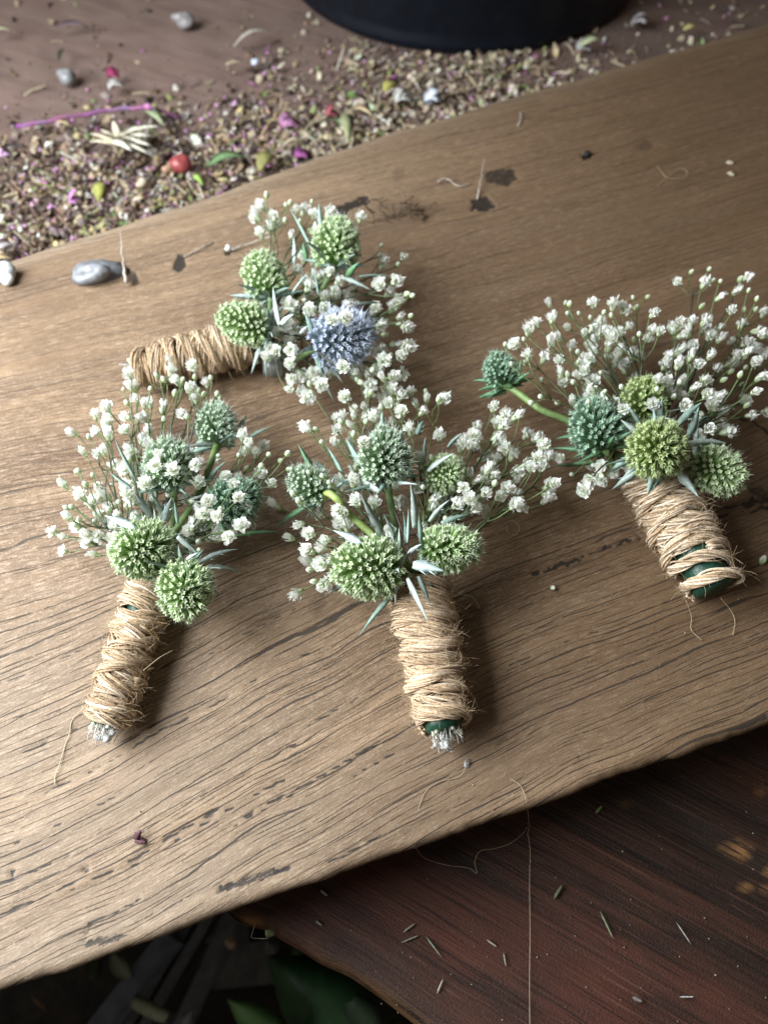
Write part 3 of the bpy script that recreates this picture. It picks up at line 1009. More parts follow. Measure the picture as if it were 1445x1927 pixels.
def grip(root, org, A, B, ra, rb, dens, tw=.00235, fuzz=500, tape_out=.002, seed=1, cross=(.12, .8)):
    """stem bundle in green tape bound with jute twine; dens(t) = how tightly the turns lie"""
    random.seed(seed)
    ax = (B - A); L = ax.length; ax.normalize()
    x1 = ax.cross(V((0, 0, 1))).normalized(); x2 = x1.cross(ax)
    rad = lambda t: ra + (rb - ra) * t
    mb = MB()
    cols = (.011, .052, .030)
    m = 16
    pts = [A.lerp(B, i / m) for i in range(m)] + [B + ax * tape_out]
    m = 60
    pts = [A.lerp(B, i / m) for i in range(m)] + [B + ax * tape_out]
    mb.tube(pts, [rad(min(i / m, 1)) - tw * .80 for i in range(m + 1)], 22, cols)
    for i_, v_ in enumerate(mb.v):
        mb.v[i_] = tuple(V(v_) + rvec() * .00016)
        g = rnd(.8, 1.25)
        mb.c[i_] = tuple(x * g for x in cols)
    tape = mb.build('floral_tape', M_TAPE, root, org)
    # the twine path
    step = .0006
    path = []
    t, th = 0.0, rnd(0, 6)
    bump = 0.0
    k = 0
    while t < 1.0:
        r = rad(t)
        n1 = math.sin(th * .37 + seed) * .5 + math.sin(th * .083 * 2.1 + seed * 2) * .5
        lift = (0.5 + .5 * math.sin(th * .71 + seed * 3)) * tw * .30
        tilt = .0011 * math.sin(th * .21 + seed) + .0007
        pos = A + ax * (L * t + tilt * math.sin(th + n1) + .0005 * n1) + (x1 * math.cos(th) + x2 * math.sin(th) * .94) * (r - tw * .42 + lift)
        path.append(pos)
        dth = step / r
        th += dth
        t += dth / (2 * math.pi) * tw * .82 / L / max(.05, dens(t))
        k += 1
        if k > 6000:
            break
    # a few loose turns cross over the tight ones
    over = []
    th, t = rnd(0, 6), cross[0]
    while t < cross[1]:
        r = rad(t)
        over.append(A + ax * (L * t + .0016 * math.sin(th * .9 + seed)) + (x1 * math.cos(th) + x2 * math.sin(th) * .94) * (r + tw * .05 + tw * .12 * math.sin(th * 1.7)))
        th -= step / r
        t += step / r / (2 * math.pi) * tw * 2.6 / L
    mb = MB()
    m = len(path)
    cols = [(.52, .375, .235), (.45, .31, .185), (.61, .465, .32), (.37, .25, .145), (.55, .405, .265), (.72, .60, .46), (.48, .34, .21)]
    for run in (over, path):
        m = len(run)
        tang = [(run[min(i + 1, m - 1)] - run[max(i - 1, 0)]).normalized() for i in range(m)]
        for fil in range(26):
            ph = rnd(0, 6.28); ro = tw * (.12 if fil < 3 else rnd(.22, .46)); fr = tw * rnd(.045, .105)
            base = random.choice(cols)
            w1, w2 = rnd(.010, .018), rnd(0, 6)
            pts, cs, rr = [], [], []
            for i in range(0, m, 2):
                rel = run[i] - A
                nrm = (rel - ax * rel.dot(ax)).normalized()
                bi = tang[i].cross(nrm)
                q = ph + i * step / .024 * 6.28 + .5 * math.sin(i * w1 + w2)
                rj = ro * (1 + .25 * math.sin(i * .05 + w2 * 3))
                p = run[i] + (nrm * math.cos(q) * .8 + bi * math.sin(q) * 1.2) * rj
                p.z = max(p.z, .0002)
                pts.append(p)
                g = 1 + .18 * math.sin(i * .021 + w2 * 2) + rnd(-.08, .08)
                cs.append(tuple(x * g for x in base)); rr.append(fr * (1 + .2 * math.sin(i * .09 + w2)))
            if len(pts) > 2:
                mb.tube(pts, rr, 5, cs)
    wrap = mb.build('twine_wrap', M_JUTE, root, org)
    fb = MB()
    for _ in range(fuzz):
        i = random.randrange(m)
        rel = path[i] - A
        nrm = (rel - ax * rel.dot(ax)).normalized()
        p = path[i] + nrm * tw * .3
        d = (nrm * rnd(-.1, .7) + rvec() * .7 + tang[i] * rnd(-1.2, 1.2)).normalized()
        Lh = .85 * random.choice((rnd(.001, .003), rnd(.001, .003), rnd(.0015, .0035), rnd(.003, .007)))
        cvec = rvec() * rnd(.6, 2.0)
        pts = [p]
        for j in range(6):
            d = (d + cvec * .28 + V((0, 0, -.08))).normalized()
            p = p + d * Lh / 6
            if p.z < .0004:
                p.z = .0004
            pts.append(p.copy())
        g = rnd(.8, 1.25)
        fb.tube(pts, [.000032] * 5 + [.000022, .00001], 3, (.56 * g, .42 * g, .26 * g))
    f = fb.build('frayed_fibres', M_FIBRE, wrap, org)
    f['kind'] = 'stuff'
    return dict(tape=tape, wrap=wrap, ax=ax, x1=x1, x2=x2, path=path)


def root_at(p, label, cat='buttonhole'):
    r = bpy.data.objects.new('buttonhole', None)
    COL.objects.link(r)
    r.location = (p.x, p.y, 0)
    tag(r, label, cat, 'thistle buttonholes lying on the oak plank')
    return r, V((p.x, p.y, 0))


def glue_bits(mb, c, n, spread, size):
    for _ in range(n):
        q = c + V((rnd(-1, 1) * spread, rnd(-1, 1) * spread, rnd(-.4, 1) * spread * .6))
        q.z = max(q.z, size * .7)
        s_ = size * rnd(.6, 1.3)
        a = rvec(); b = a.orthogonal().normalized(); e = a.cross(b)
        mb.blob(q, [a * s_, b * s_ * .7, e * s_ * .6], (.8, .82, .82), 6, 8, .18)


def zc(o, s):
    return lambda pts: [(o[0] + x / s, o[1] + y / s) for x, y in pts]


def zb(o, s, rows):
    return [(o[0] + r[0] / s, o[1] + r[1] / s, o[0] + r[2] / s, o[1] + r[3] / s, r[4] / s, r[5], r[6], r[7] if len(r) > 7 else 0) for r in rows]


def make(label, A, B, ra, rb, dens, heads_spec, stems, bracts, opens, buds, nspray, seed, lo=.007, hi=.024, extra=14, tw=.00235, fuzz=500, size=1.0, tape_out=.0012):
    random.seed(seed)
    root, org = root_at(A, label)
    g = grip(root, org, A, B, ra, rb, dens, tw, fuzz, tape_out, seed)
    random.seed(seed + 500)
    throat = A - g['ax'] * .002 + V((0, 0, .003))
    hs = []
    for i, sp in enumerate(heads_spec):
        h = thistle(root, org, throat, sp)
        hs.append(h)
        via = stems.get(i)
        if via:
            stem_to(h, root, org, throat, [PX(*v) for v in via], ((.20, .29, .08), (.40, .50, .15)) if seed == 11 else ((.10, .16, .05), (.17, .25, .08)), .00095)
        else:
            stem_to(h, root, org, throat)
    for h in hs:
        e1 = h['ax'].orthogonal().normalized(); e2 = h['ax'].cross(e1)
        foot = h['P'] - h['ax'] * h['A'] * .78
        n_ = 8
        for k in range(n_):
            q = 6.283 * (k + rnd(-.3, .3)) / n_
            d_ = (e1 * math.cos(q) + e2 * math.sin(q) - h['ax'] * rnd(-.35, .25)).normalized()
            tip_ = foot + d_ * h['B'] * rnd(1.2, 1.9)
            if tip_.z < .0012:
                continue
            a_ = foot + d_ * h['B'] * .1
            x0_, y0_ = proj(*a_); x1_, y1_ = proj(*tip_)
            bract(h, org, x0_, y0_, x1_, y1_, rnd(9, 13), a_.z, tip_.z, 2 if h['kind'] == 'deep' else random.choice((0, 1, 1)))
    for b in bracts:
        bract(nearest_head(hs, b[0], b[1]), org, *b)
    px, py = proj(throat.x, throat.y, throat.z)
    sprays(root, org, throat, hs, opens, buds, nspray, lo, hi, extra, (px, py), size)
    g['B'] = B
    return g


# ---- centre
G = {}
oC, sC = (500, 700), 2.89
fC = zc(oC, sC)
oR, sR = (880, 490), 2.5575
fR = zc(oR, sR)
C_open = fC([(430, 135), (560, 80), (560, 120), (635, 30), (695, 25), (735, 125), (790, 105), (635, 140), (535, 190), (480, 235), (465, 290), (585, 245), (735, 215), (855, 215), (875, 140), (385, 250), (390, 315), (230, 315), (375, 385), (785, 310), (530, 385), (945, 345), (835, 475), (1110, 395), (1135, 340), (1105, 560), (1195, 550), (1225, 525), (1190, 590), (1075, 630), (1195, 660), (1310, 635), (1355, 720), (1255, 470), (725, 700), (590, 710), (480, 540), (475, 590), (405, 590), (440, 625), (300, 775), (390, 750), (405, 815), (500, 820), (180, 830), (235, 880), (225, 970), (305, 955), (300, 1045), (235, 1040), (330, 1150), (345, 1010), (330, 910), (915, 690), (910, 730), (1110, 690), (1120, 740), (490, 700), (1060, 400)]) + \
    fR([(125, 705), (180, 745), (240, 745), (175, 790), (285, 835), (360, 890), (25, 840), (20, 885), (335, 950), (355, 990), (305, 1000), (190, 1100), (220, 1170), (370, 1155), (80, 1060), (100, 1000), (415, 1075), (390, 1080)])
C_bud = fC([(240, 65), (630, 190), (545, 270), (645, 265), (940, 150), (870, 105), (500, 40), (410, 270), (305, 380), (900, 465), (800, 570), (855, 625), (235, 545), (310, 565), (345, 600), (1160, 480), (1245, 605), (265, 1140), (150, 660), (180, 700), (240, 1075), (1210, 435), (1380, 690)])
rC = 60 * mpp(PX(800, 1200, .008))
G['centre'] = make('centre buttonhole bound in thick jute twine with cut green taped end, nearest the dark bench',
     PX(788, 1105, rC + .001), PX(834, 1365, rC * .95), rC, rC * .80,
     lambda t: 1.15 if t < .8 else 1.0,
     [(695, 1068, .0195, 600, 1080, .28, 152, 118, 'green', 230), (843, 1033, .0175, 930, 1036, .25, 126, 92, 'green', 190),
      (724, 864, .024, 715, 790, .75, 112, 104, 'teal', 210), (583, 915, .016, 535, 885, .35, 92, 76, 'teal', 170), (836, 893, .019, 862, 905, .95, 84, 74, 'green', 230)],
     {3: [(618, 928, .018), (640, 945, .018), (658, 968, .014)]},
     zb(oC, sC, [(640, 900, 515, 660, 52, .022, .033, 0), (810, 850, 785, 610, 48, .022, .032, 0), (760, 940, 745, 760, 25, .02, .03, 1), (620, 650, 505, 570, 42, .022, .02, 0), (520, 930, 365, 860, 48, .026, .024, 3),
                 (780, 990, 850, 935, 45, .026, .03, 3), (800, 1050, 975, 1085, 72, .026, .027, 3), (770, 1120, 885, 1365, 40, .022, .0215, 0), (830, 1110, 900, 1275, 32, .021, .019, 1), (715, 1180, 505, 1440, 36, .016, .003, 1),
                 (430, 1150, 340, 1205, 42, .012, .006, 0), (890, 815, 1000, 695, 36, .02, .026, 0), (955, 825, 1105, 775, 40, .018, .018, 1), (515, 500, 435, 360, 42, .019, .022, 1), (420, 560, 330, 405, 26, .016, .02, 1),
                 (265, 560, 175, 390, 36, .018, .022, 2), (220, 735, 55, 845, 36, .014, .006, 2), (330, 540, 250, 475, 25, .017, .019, 1), (880, 540, 1030, 440, 32, .023, .028, 0), (825, 340, 855, 265, 42, .016, .02, 1),
                 (640, 320, 630, 215, 42, .018, .02, 1), (860, 480, 870, 350, 26, .022, .026, 1), (920, 1110, 1005, 1190, 46, .014, .007, 0), (990, 410, 1070, 335, 26, .02, .024, 1), (450, 610, 360, 575, 20, .02, .022, 1), (700, 900, 640, 770, 26, .02, .026, 1), (770, 930, 775, 740, 22, .024, .03, 1)]),
     C_open, C_bud, 7, 11, extra=105, tw=.0026, fuzz=2400)

# ---- left
oL, sL = (70, 660), 2.949
fL = zc(oL, sL)
L_open = fL([(195, 455), (325, 355), (385, 310), (390, 380), (325, 450), (395, 460), (490, 365), (490, 440), (600, 370), (625, 290), (700, 310), (255, 560), (335, 570), (515, 545), (580, 490), (620, 450), (670, 580), (655, 640), (560, 660), (600, 740), (145, 740), (240, 800), (300, 840), (345, 755), (505, 795), (345, 910), (440, 910), (545, 915), (400, 960), (170, 920), (90, 1005), (145, 1030), (285, 1055), (335, 1025), (900, 540), (1140, 470), (880, 635), (990, 610), (755, 660), (895, 735), (1045, 695), (1090, 740), (1115, 815), (950, 830), (900, 880), (920, 905), (1000, 920), (875, 960), (920, 1010), (910, 965), (980, 1045), (1060, 1035), (1135, 970), (1215, 565), (1255, 530), (510, 125), (745, 105), (860, 85), (850, 205), (545, 265), (1240, 680), (1150, 560), (1300, 740), (510, 590), (620, 520)])
L_bud = fL([(730, 800), (480, 215), (560, 205), (630, 210), (665, 135), (705, 160), (765, 235), (800, 185), (810, 160), (875, 145), (965, 150), (895, 225), (925, 240), (1000, 240), (1015, 260), (835, 365), (220, 670), (310, 690), (270, 740), (385, 805), (415, 745), (165, 870), (195, 865), (235, 935), (215, 965), (495, 860), (475, 655), (605, 115), (1120, 580), (1285, 575), (1390, 570), (1245, 640), (1350, 610), (1020, 880), (1080, 1010), (500, 290)])
rL = 42 * mpp(PX(240, 1230, .006))
G['left'] = make('slim left buttonhole with two large pale green thistles above a loosely twined stem',
     PX(284, 1095, rL + .001), PX(203, 1355, rL), rL * 1.02, rL * .98,
     lambda t: .6 if .48 < t < .56 else 1.15,
     [(270, 1035, .0195, 215, 1085, .62, 126, 114, 'green', 210), (349, 1110, .018, 356, 1190, .35, 130, 104, 'green', 220),
      (320, 878, .021, 310, 810, .7, 100, 98, 'teal', 200), (408, 803, .016, 410, 740, .35, 92, 78, 'teal', 210), (440, 945, .016, 500, 930, .35, 104, 92, 'deep', 190)],
     {3: [(402, 856, .016), (392, 885, .014), (375, 930, .012)]},
     zb(oL, sL, [(632, 925, 540, 785, 46, .026, .034, 3), (712, 945, 748, 815, 62, .027, .034, 3), (545, 985, 375, 915, 60, .025, .024, 3), (780, 1030, 905, 1140, 40, .025, .02, 0), (830, 1160, 905, 1118, 26, .022, .022, 3),
                 (900, 1180, 1120, 1100, 36, .018, .014, 3), (950, 1205, 1125, 1230, 30, .014, .006, 3), (1100, 1030, 1350, 1008, 30, .012, .009, 2), (540, 700, 430, 480, 26, .02, .022, 1), (940, 735, 1050, 615, 32, .016, .02, 1),
                 (1170, 490, 1300, 420, 26, .014, .014, 1), (1125, 430, 1165, 350, 26, .013, .013, 1), (525, 765, 400, 670, 26, .023, .024, 1), (960, 800, 830, 835, 20, .022, .024, 0), (760, 1120, 700, 1190, 30, .02, .018, 0),
                 (1040, 780, 1110, 765, 16, .022, .022, 1), (780, 960, 760, 830, 24, .022, .026, 1), (700, 900, 620, 760, 24, .022, .028, 1)]),
     L_open, L_bud, 7, 12, extra=105, tw=.00225, fuzz=2400)

# ---- top
oT, sT = (380, 340), 3.284
fT = zc(oT, sT)
T_open = fT([(365, 155), (325, 230), (428, 285), (635, 180), (690, 205), (790, 195), (980, 225), (585, 560), (690, 595), (790, 560), (848, 620), (740, 640), (665, 655), (820, 715), (890, 715), (520, 745), (575, 790), (665, 795), (755, 790), (895, 770), (800, 860), (885, 850), (470, 935), (560, 915), (600, 940), (425, 1035), (550, 1045), (540, 1130), (1125, 525), (1120, 490), (1095, 640), (1205, 620), (1220, 740), (1180, 780), (1265, 905), (1270, 1025), (1205, 1010), (1225, 1085), (1090, 1060), (1125, 1110), (1185, 1210), (1040, 1265), (735, 1265), (690, 1190), (780, 1195), (615, 1305), (655, 1335), (1145, 1285), (1050, 830), (870, 1150), (820, 230), (640, 620)])
T_bud = fT([(400, 90), (420, 190), (515, 245), (545, 135), (520, 150), (680, 130), (450, 240), (1110, 400), (1265, 700), (1300, 710), (1290, 835), (1215, 885), (1165, 1075), (1080, 1195), (1055, 1170), (665, 1255), (980, 1245), (1100, 460), (1180, 590), (605, 250), (1130, 950)])
rT = 43 * mpp(PX(370, 670, .007))
G['rear'] = make('rear buttonhole lying sideways with a blue violet thistle and neatly coiled twine',
     PX(476, 640, rT + .002), PX(262, 697, rT), rT * 1.0, rT * .92,
     lambda t: .8 if .62 < t < .68 else 1.1,
     [(464, 610, .021, 395, 600, .3, 112, 82, 'green', 210), (499, 523, .020, 470, 450, .35, 108, 86, 'green', 210),
      (632, 462, .022, 640, 380, .55, 106, 92, 'green', 240), (642, 638, .022, 720, 640, .45, 136, 108, 'blue', 260)],
     {},
     zb(oT, sT, [(740, 310, 725, 130, 36, .02, .026, 1), (680, 425, 540, 170, 24, .02, .028, 1), (895, 595, 972, 505, 50, .02, .026, 2), (870, 600, 1050, 680, 36, .02, .018, 0), (960, 760, 1110, 755, 20, .02, .016, 1),
                 (350, 715, 170, 708, 30, .018, .018, 0), (400, 780, 240, 805, 36, .022, .026, 0), (480, 890, 440, 650, 40, .024, .026, 0), (490, 890, 570, 825, 42, .026, .03, 0), (370, 1005, 305, 1195, 36, .014, .006, 0),
                 (410, 1020, 400, 1215, 32, .014, .005, 0), (470, 990, 508, 1095, 36, .014, .01, 0), (700, 1080, 820, 1375, 32, .014, .006, 1), (610, 945, 660, 895, 30, .026, .028, 0), (572, 510, 565, 345, 36, .016, .02, 3),
                 (645, 490, 625, 385, 46, .017, .02, 2), (970, 592, 1180, 590, 16, .016, .016, 1), (720, 700, 700, 560, 22, .026, .032, 1), (560, 690, 660, 560, 18, .028, .034, 1), (430, 990, 360, 1000, 30, .012, .01, 0)]),
     T_open, T_bud, 6, 13, extra=105, tw=.0022, fuzz=1300, size=1.12)

# ---- right
R_open = fR([(390, 205), (330, 300), (290, 330), (410, 275), (290, 455), (370, 465), (225, 405), (400, 390), (435, 370), (480, 320), (500, 410), (600, 205), (700, 210), (745, 225), (765, 240), (635, 300), (585, 470), (715, 500), (715, 470), (565, 530), (600, 580), (445, 540), (460, 590), (530, 550), (680, 350), (650, 340), (700, 380), (895, 255), (1010, 105), (890, 335), (925, 340), (870, 375), (1080, 290), (1145, 290), (1210, 320), (1165, 365), (1020, 300), (990, 330), (1085, 410), (1020, 430), (1075, 455), (1110, 500), (1015, 495), (1170, 455), (1200, 525), (1275, 395), (1295, 455), (1345, 440), (1385, 490), (1420, 460), (1270, 240), (1295, 145), (1345, 80), (1140, 105), (1215, 175), (1425, 250), (1435, 360), (1385, 630), (1330, 675), (1435, 730), (1210, 655), (1150, 645), (1175, 700), (960, 585), (970, 630), (915, 570), (1045, 700), (890, 695), (745, 715), (1160, 810), (1205, 775), (950, 500), (1090, 610), (820, 460), (545, 500), (560, 350), (440, 480), (1400, 340), (1410, 560), (585, 1055), (555, 1110), (445, 955), (640, 990)])
R_bud = fR([(180, 405), (270, 380), (210, 500), (275, 495), (355, 575), (350, 655), (305, 685), (470, 205), (490, 210), (480, 255), (535, 255), (590, 275), (690, 265), (795, 180), (865, 175), (810, 225), (825, 355), (1075, 55), (1180, 95), (1215, 100), (1310, 90), (1350, 145), (1390, 185), (1330, 235), (1385, 235), (1310, 320), (1265, 535), (1310, 550), (1230, 575), (1140, 570), (1020, 585), (1060, 655), (990, 655), (910, 620), (965, 545), (660, 630), (580, 680), (640, 540), (530, 490), (430, 685), (740, 610), (610, 490), (655, 250), (500, 1030)])
rR = 61 * mpp(PX(1280, 1000, .008))
G['right'] = make('right buttonhole with a star shaped thistle and a wide white spray over open twine',
     PX(1232, 905, rR + .001), PX(1342, 1106, rR * .9), rR, rR * .86,
     lambda t: 1.1 if t < .66 else (.30 if t < .90 else .9),
     [(1236, 845, .026, 1230, 870, 1.05, 114, 112, 'lime', 230), (1346, 886, .017, 1400, 925, .35, 112, 94, 'green', 190),
      (1122, 805, .019, 1085, 745, .35, 118, 98, 'deep', 210), (942, 700, .016, 915, 655, .3, 78, 64, 'deep', 170), (1212, 755, .018, 1200, 700, .6, 90, 84, 'lime', 190)],
     {3: [(978, 742, .015), (1020, 772, .016), (1075, 795, .015), (1150, 850, .011)]},
     zb(oR, sR, [(800, 935, 665, 1025, 42, .022, .016, 1), (825, 1000, 692, 1103, 52, .02, .013, 0), (895, 1020, 860, 1138, 46, .021, .0185, 1), (1000, 1005, 1112, 1143, 52, .021, .0185, 0), (1050, 885, 1250, 882, 44, .021, .021, 0),
                 (1010, 790, 1130, 680, 46, .023, .026, 1), (920, 780, 935, 660, 42, .024, .03, 1), (815, 825, 735, 768, 34, .024, .026, 0), (1060, 850, 1112, 700, 42, .02, .026, 1), (940, 1020, 880, 1110, 50, .0205, .018, 1),
                 (1060, 800, 1200, 740, 30, .016, .014, 1), (215, 608, 22, 578, 42, .016, .014, 2), (185, 630, 42, 665, 36, .012, .006, 2), (640, 940, 395, 905, 32, .014, .010, 2), (620, 970, 395, 992, 26, .01, .005, 2),
                 (530, 850, 420, 858, 24, .012, .008, 2), (560, 700, 500, 640, 24, .016, .02, 2), (245, 560, 258, 470, 20, .018, .02, 2), (830, 790, 760, 690, 26, .022, .026, 1), (1000, 640, 960, 560, 24, .018, .022, 1)]),
     R_open, R_bud, 8, 14, lo=.008, hi=.030, extra=110, tw=.0027, fuzz=2200, tape_out=.0004)


# ------------------------------------------------------------------ cut ends of the grips
def grip_end(root, org, g, B, r, n, spread, glue=True):
    ax = g['ax']
    mb = MB()
    for k in range(n):
        q = rnd(0, 6.28); rr = r * math.sqrt(random.random()) * .62
        o = (g['x1'] * math.cos(q) + g['x2'] * math.sin(q)) * rr
        a = B + o - ax * .002
        b = B + o * 1.1 + ax * rnd(.0003, .0016)
        b.z = max(b.z, .0006)
        mb.tube([a, a.lerp(b, .6), b], [.00055, .00052, .00045], 6, [(.30, .36, .18), (.42, .45, .30), (.62, .62, .48)])
    mb.build('cut_stems', M_STEM, root, org)
    if glue:
        gb = MB()
        glue_bits(gb, B + ax * .0012 + V((0, 0, -r * .2)), 6, spread * .7, .0011)
        glue_bits(gb, B + ax * .0022 + V((0, 0, -r * .4)), 3, spread * .6, .0009)
        for k in range(38):
            a = B + g['x1'] * rnd(-spread, spread) + ax * rnd(-.0005, .001) + g['x2'] * rnd(-.003, .003)
            b = a + ax * rnd(.0012, .0034)
            b.z = max(b.z, .0004)
            c_ = a.lerp(b, .5) + rvec() * .0008
            c_.z = max(c_.z, .0004)
            gb.tube(curve([a, c_, b + rvec() * .0006], 4), .00009, 4, (.8, .82, .8))
        gb.build('glue', M_GLUE, root, org)


roots = [o for o in bpy.data.objects if o.name.startswith('buttonhole')]


def by_word(w):
    return next(o for o in roots if w in o['label'])


random.seed(900)
for word, gg, r, n, sp in (('centre', G['centre'], rC * .8, 9, .0035), ('slim left', G['left'], rL, 7, .0024), ('rear', G['rear'], rT, 7, .0022), ('star', G['right'], rR * .85, 8, .003)):
    o = by_word(word)
    if word != 'star':
        grip_end(o, V(o.location), gg, gg['B'] + gg['ax'] * .0012, r, n, sp)

# ------------------------------------------------------------------ glue, fibres and specks on the plank
def glue_thing(pts, rad, label, name='glue_strand', group=None, cat='glue strand'):
    mb = MB()
    c = curve([PX(*p) for p in pts], 14)
    m = len(c)
    c = [p + rvec() * .00022 if 0 < i < m - 1 else p for i, p in enumerate(c)]
    mb.tube(c, [(rad[0] + (rad[1] - rad[0]) * i / (m - 1)) * rnd(.6, 1.15) for i in range(m)], 8, (.50, .44, .38))
    org = PX(*pts[0])
    return single(mb, name, M_FIBRE, label, cat, org)


def lump(x, y, wpx, hpx, zpx, ang, col, mat, name, label, cat, z0=0.0, wob=.1, group=None, parts=1):
    p = PX(x, y, z0)
    k = mpp(p)
    a = PX(x + 10 * math.cos(ang), y + 10 * math.sin(ang), z0) - p
    a.normalize()
    b = V((-a.y, a.x, 0))
    mb = MB()
    c = p + V((0, 0, zpx * k * .35))
    mb.blob(c, [a * wpx * k / 2, b * hpx * k / 2, V((0, 0, zpx * k / 2))], col, 10, 14, wob)
    if parts > 1:
        mb.blob(c + a * wpx * k * .45 - b * hpx * k * .2, [a * wpx * k * .28, b * hpx * k * .3, V((0, 0, zpx * k * .3))], col, 8, 12, wob)
    return single(mb, name, mat, label, cat, p, group)


random.seed(41)
lump(186, 526, 100, 50, 36, -.10, lambda t: (.12 + .07 * (t < .5), .122 + .07 * (t < .5), .135 + .07 * (t < .5)), M_STONE, 'glue_blob', 'smooth grey blob of hardened glue on the plank near its far edge', 'glue blob', z0=-.001, wob=.3)
lump(12, 522, 44, 44, 34, .5, (.55, .56, .55), M_STONE, 'glue_lump', 'white lump of glue at the far edge of the plank in the left corner', 'glue lump', wob=.12, parts=2)
glue_thing([(238, 532, .0015), (234, 505, .004), (230, 470, .008), (226, 430, .011)], (.0007, .00008), 'thin pulled glue string standing up beside the grey glue blob')
glue_thing([(346, 483, .0004), (372, 470, .0008), (400, 455, .0006)], (.00018, .00026), 'short pale glue string leading away from the left nail hole')
glue_thing([(436, 470, .0008), (470, 458, .001), (515, 444, .003)], (.0004, .00018), 'pale glue string with a shiny bead behind the rear buttonhole')
glue_thing([(898, 375, .0002), (903, 345, .002), (911, 298, .004)], (.0003, .0001), 'straight pale glue string rising out of the dark nail hole')
glue_thing([(824, 342, .0006), (840, 336, .001), (862, 350, .0008), (888, 345, .0006)], (.00028, .00012), 'curled glue string beside the grey patch on the plank')
glue_thing([(974, 236, .0003), (979, 225, .0008), (978, 212, .0005)], (.0003, .0002), 'short upright glue string close to the far plank edge')
lump(431, 471, 14, 14, 14, 0, (.75, .75, .75), M_GLUE, 'glue_bead', 'tiny shiny glue bead at the left end of the pale string behind the rear buttonhole', 'glue bead')
# clear stub of glue under the rear buttonhole
a, b = PX(512, 655, .006), PX(514, 700, .0052)
mb = MB()
mb.tube([a, a.lerp(b, .5), b, b + (b - a) * .06], [.0029, .003, .003, .0022], 20, (.7, .72, .75))
single(mb, 'glue_stub', M_CLEAR, 'clear stub of glue stick poking out beneath the rear buttonhole', 'glue stub', V((b.x, b.y, 0)))


def dry_tuft(x, y, n, label):
    mb = MB()
    p0 = PX(x, y, .001)
    for _ in range(n):
        p = p0 + V((rnd(-.008, .010), rnd(-.006, .005), 0))
        d = V((rnd(-1, 1), rnd(-.6, .8), rnd(.1, .7))).normalized()
        pts = [p.copy()]
        cv = rvec() * rnd(.2, .9)
        for j in range(7):
            d = (d + cv * .3 + V((0, 0, -.1))).normalized()
            p = p + d * rnd(.0006, .0014)
            p.z = max(p.z, .0004)
            pts.append(p.copy())
        g = rnd(.6, 1.3)
        mb.tube(pts, [rnd(.00012, .0003)] * 8, 4, (.12 * g, .08 * g, .05 * g))
    return single(mb, 'dried_sprig', M_STEM, label, 'dried sprig', V((p0.x, p0.y, 0)))


dry_tuft(745, 402, 34, 'tangle of brown dried sprig on the plank behind the rear buttonhole')


def hair(pts, label, rad=.00006, col=(.50, .40, .28), name='loose_fibre', n=None, group=None):
    mb = MB()
    P = [PX(*p) for p in pts]
    c = curve(P, n or len(P) * 8)
    mb.tube(c, rad, 4, col)
    return single(mb, name, M_FIBRE, label, 'loose fibre', V(P[0]))


zs = .0004
hair([(876, 1430, .002), (872, 1452, .001), (858, 1464, zs), (830, 1470, zs), (803, 1487, zs), (788, 1520, zs), (779, 1560, -.003), (783, 1595, -.022), (800, 1615, ZT + .001), (840, 1628, ZT + .001), (880, 1633, ZT + .001), (897, 1643, ZT + .001), (893, 1622, ZT + .002), (903, 1602, ZT + .002), (930, 1597, ZT + .001), (958, 1588, ZT + .001), (982, 1570, ZT + .001), (992, 1556, ZT + .001)],
     'long looping pale fibre hanging over the near plank edge below the centre buttonhole', .00007)
hair([(962, 1466, zs), (980, 1480, zs), (990, 1510, .0), (994, 1540, -.012), (995, 1558, ZT + .003), (993, 1570, ZT + .001), (997, 1600, ZT + .001), (996, 1660, ZT + .001), (997, 1750, ZT + .001), (996, 1850, ZT + .001), (997, 1980, ZT + .001)],
     'straight pale fibre running down the dark bench from the plank edge', .00007)
lump(878, 1437, 13, 17, 6, .3, (.6, .55, .5), M_CLEAR, 'glue_bead', 'round clear glue bead at the start of the looping fibre', 'glue bead')
hair([(455 + 15, 1240 - 180, .002), (472, 1062, .002)], 'x') if False else None
hair([(180, 1300, .004), (160, 1330, .002), (138, 1352, zs), (130, 1385, zs), (124, 1400, zs), (112, 1440, zs), (104, 1462, zs), (104, 1478, zs)], 'long jute fibre trailing from the slim left buttonhole over the plank', .00010, (.62, .52, .36))
hair([(325, 1224, .006), (300, 1238, .008), (270, 1262, .009)], 'short jute fibre sticking out from the slim left grip', .00008, (.62, .52, .36))
hair([(865, 1118, .008), (885, 1122, .004), (898, 1135, .002), (903, 1146, zs)], 'curved jute fibre beside the top of the centre grip', .00007, (.6, .47, .3))
hair([(948, 985, zs), (965, 980, .001), (977, 992, .001), (970, 1006, zs), (956, 1003, zs), (953, 990, .001)], 'small curl of fibre on the plank right of the centre buttonhole', .00006, (.55, .45, .33))
hair([(1236, 350, zs), (1252, 335, .001), (1275, 318, .001), (1292, 322, .001), (1288, 334, .001), (1268, 336, .001), (1252, 332, zs), (1236, 312, zs)], 'pale straw loop lying on the plank far right', .0001, (.42, .31, .20), name='straw_loop')
hair([(1290, 1130, .004), (1300, 1160, .001), (1300, 1185, zs), (1320, 1205, zs)], 'left of two jute fibres hanging from the right grip end', .00007, (.6, .47, .3))
hair([(1355, 1125, .004), (1375, 1150, .001), (1382, 1170, zs), (1378, 1195, zs)], 'right of two jute fibres hanging from the right grip end', .00007, (.6, .47, .3))
hair([(1385, 1065, .006), (1400, 1072, .004), (1414, 1083, zs)], 'short jute fibre pointing right from the open twine', .00006, (.6, .47, .3))


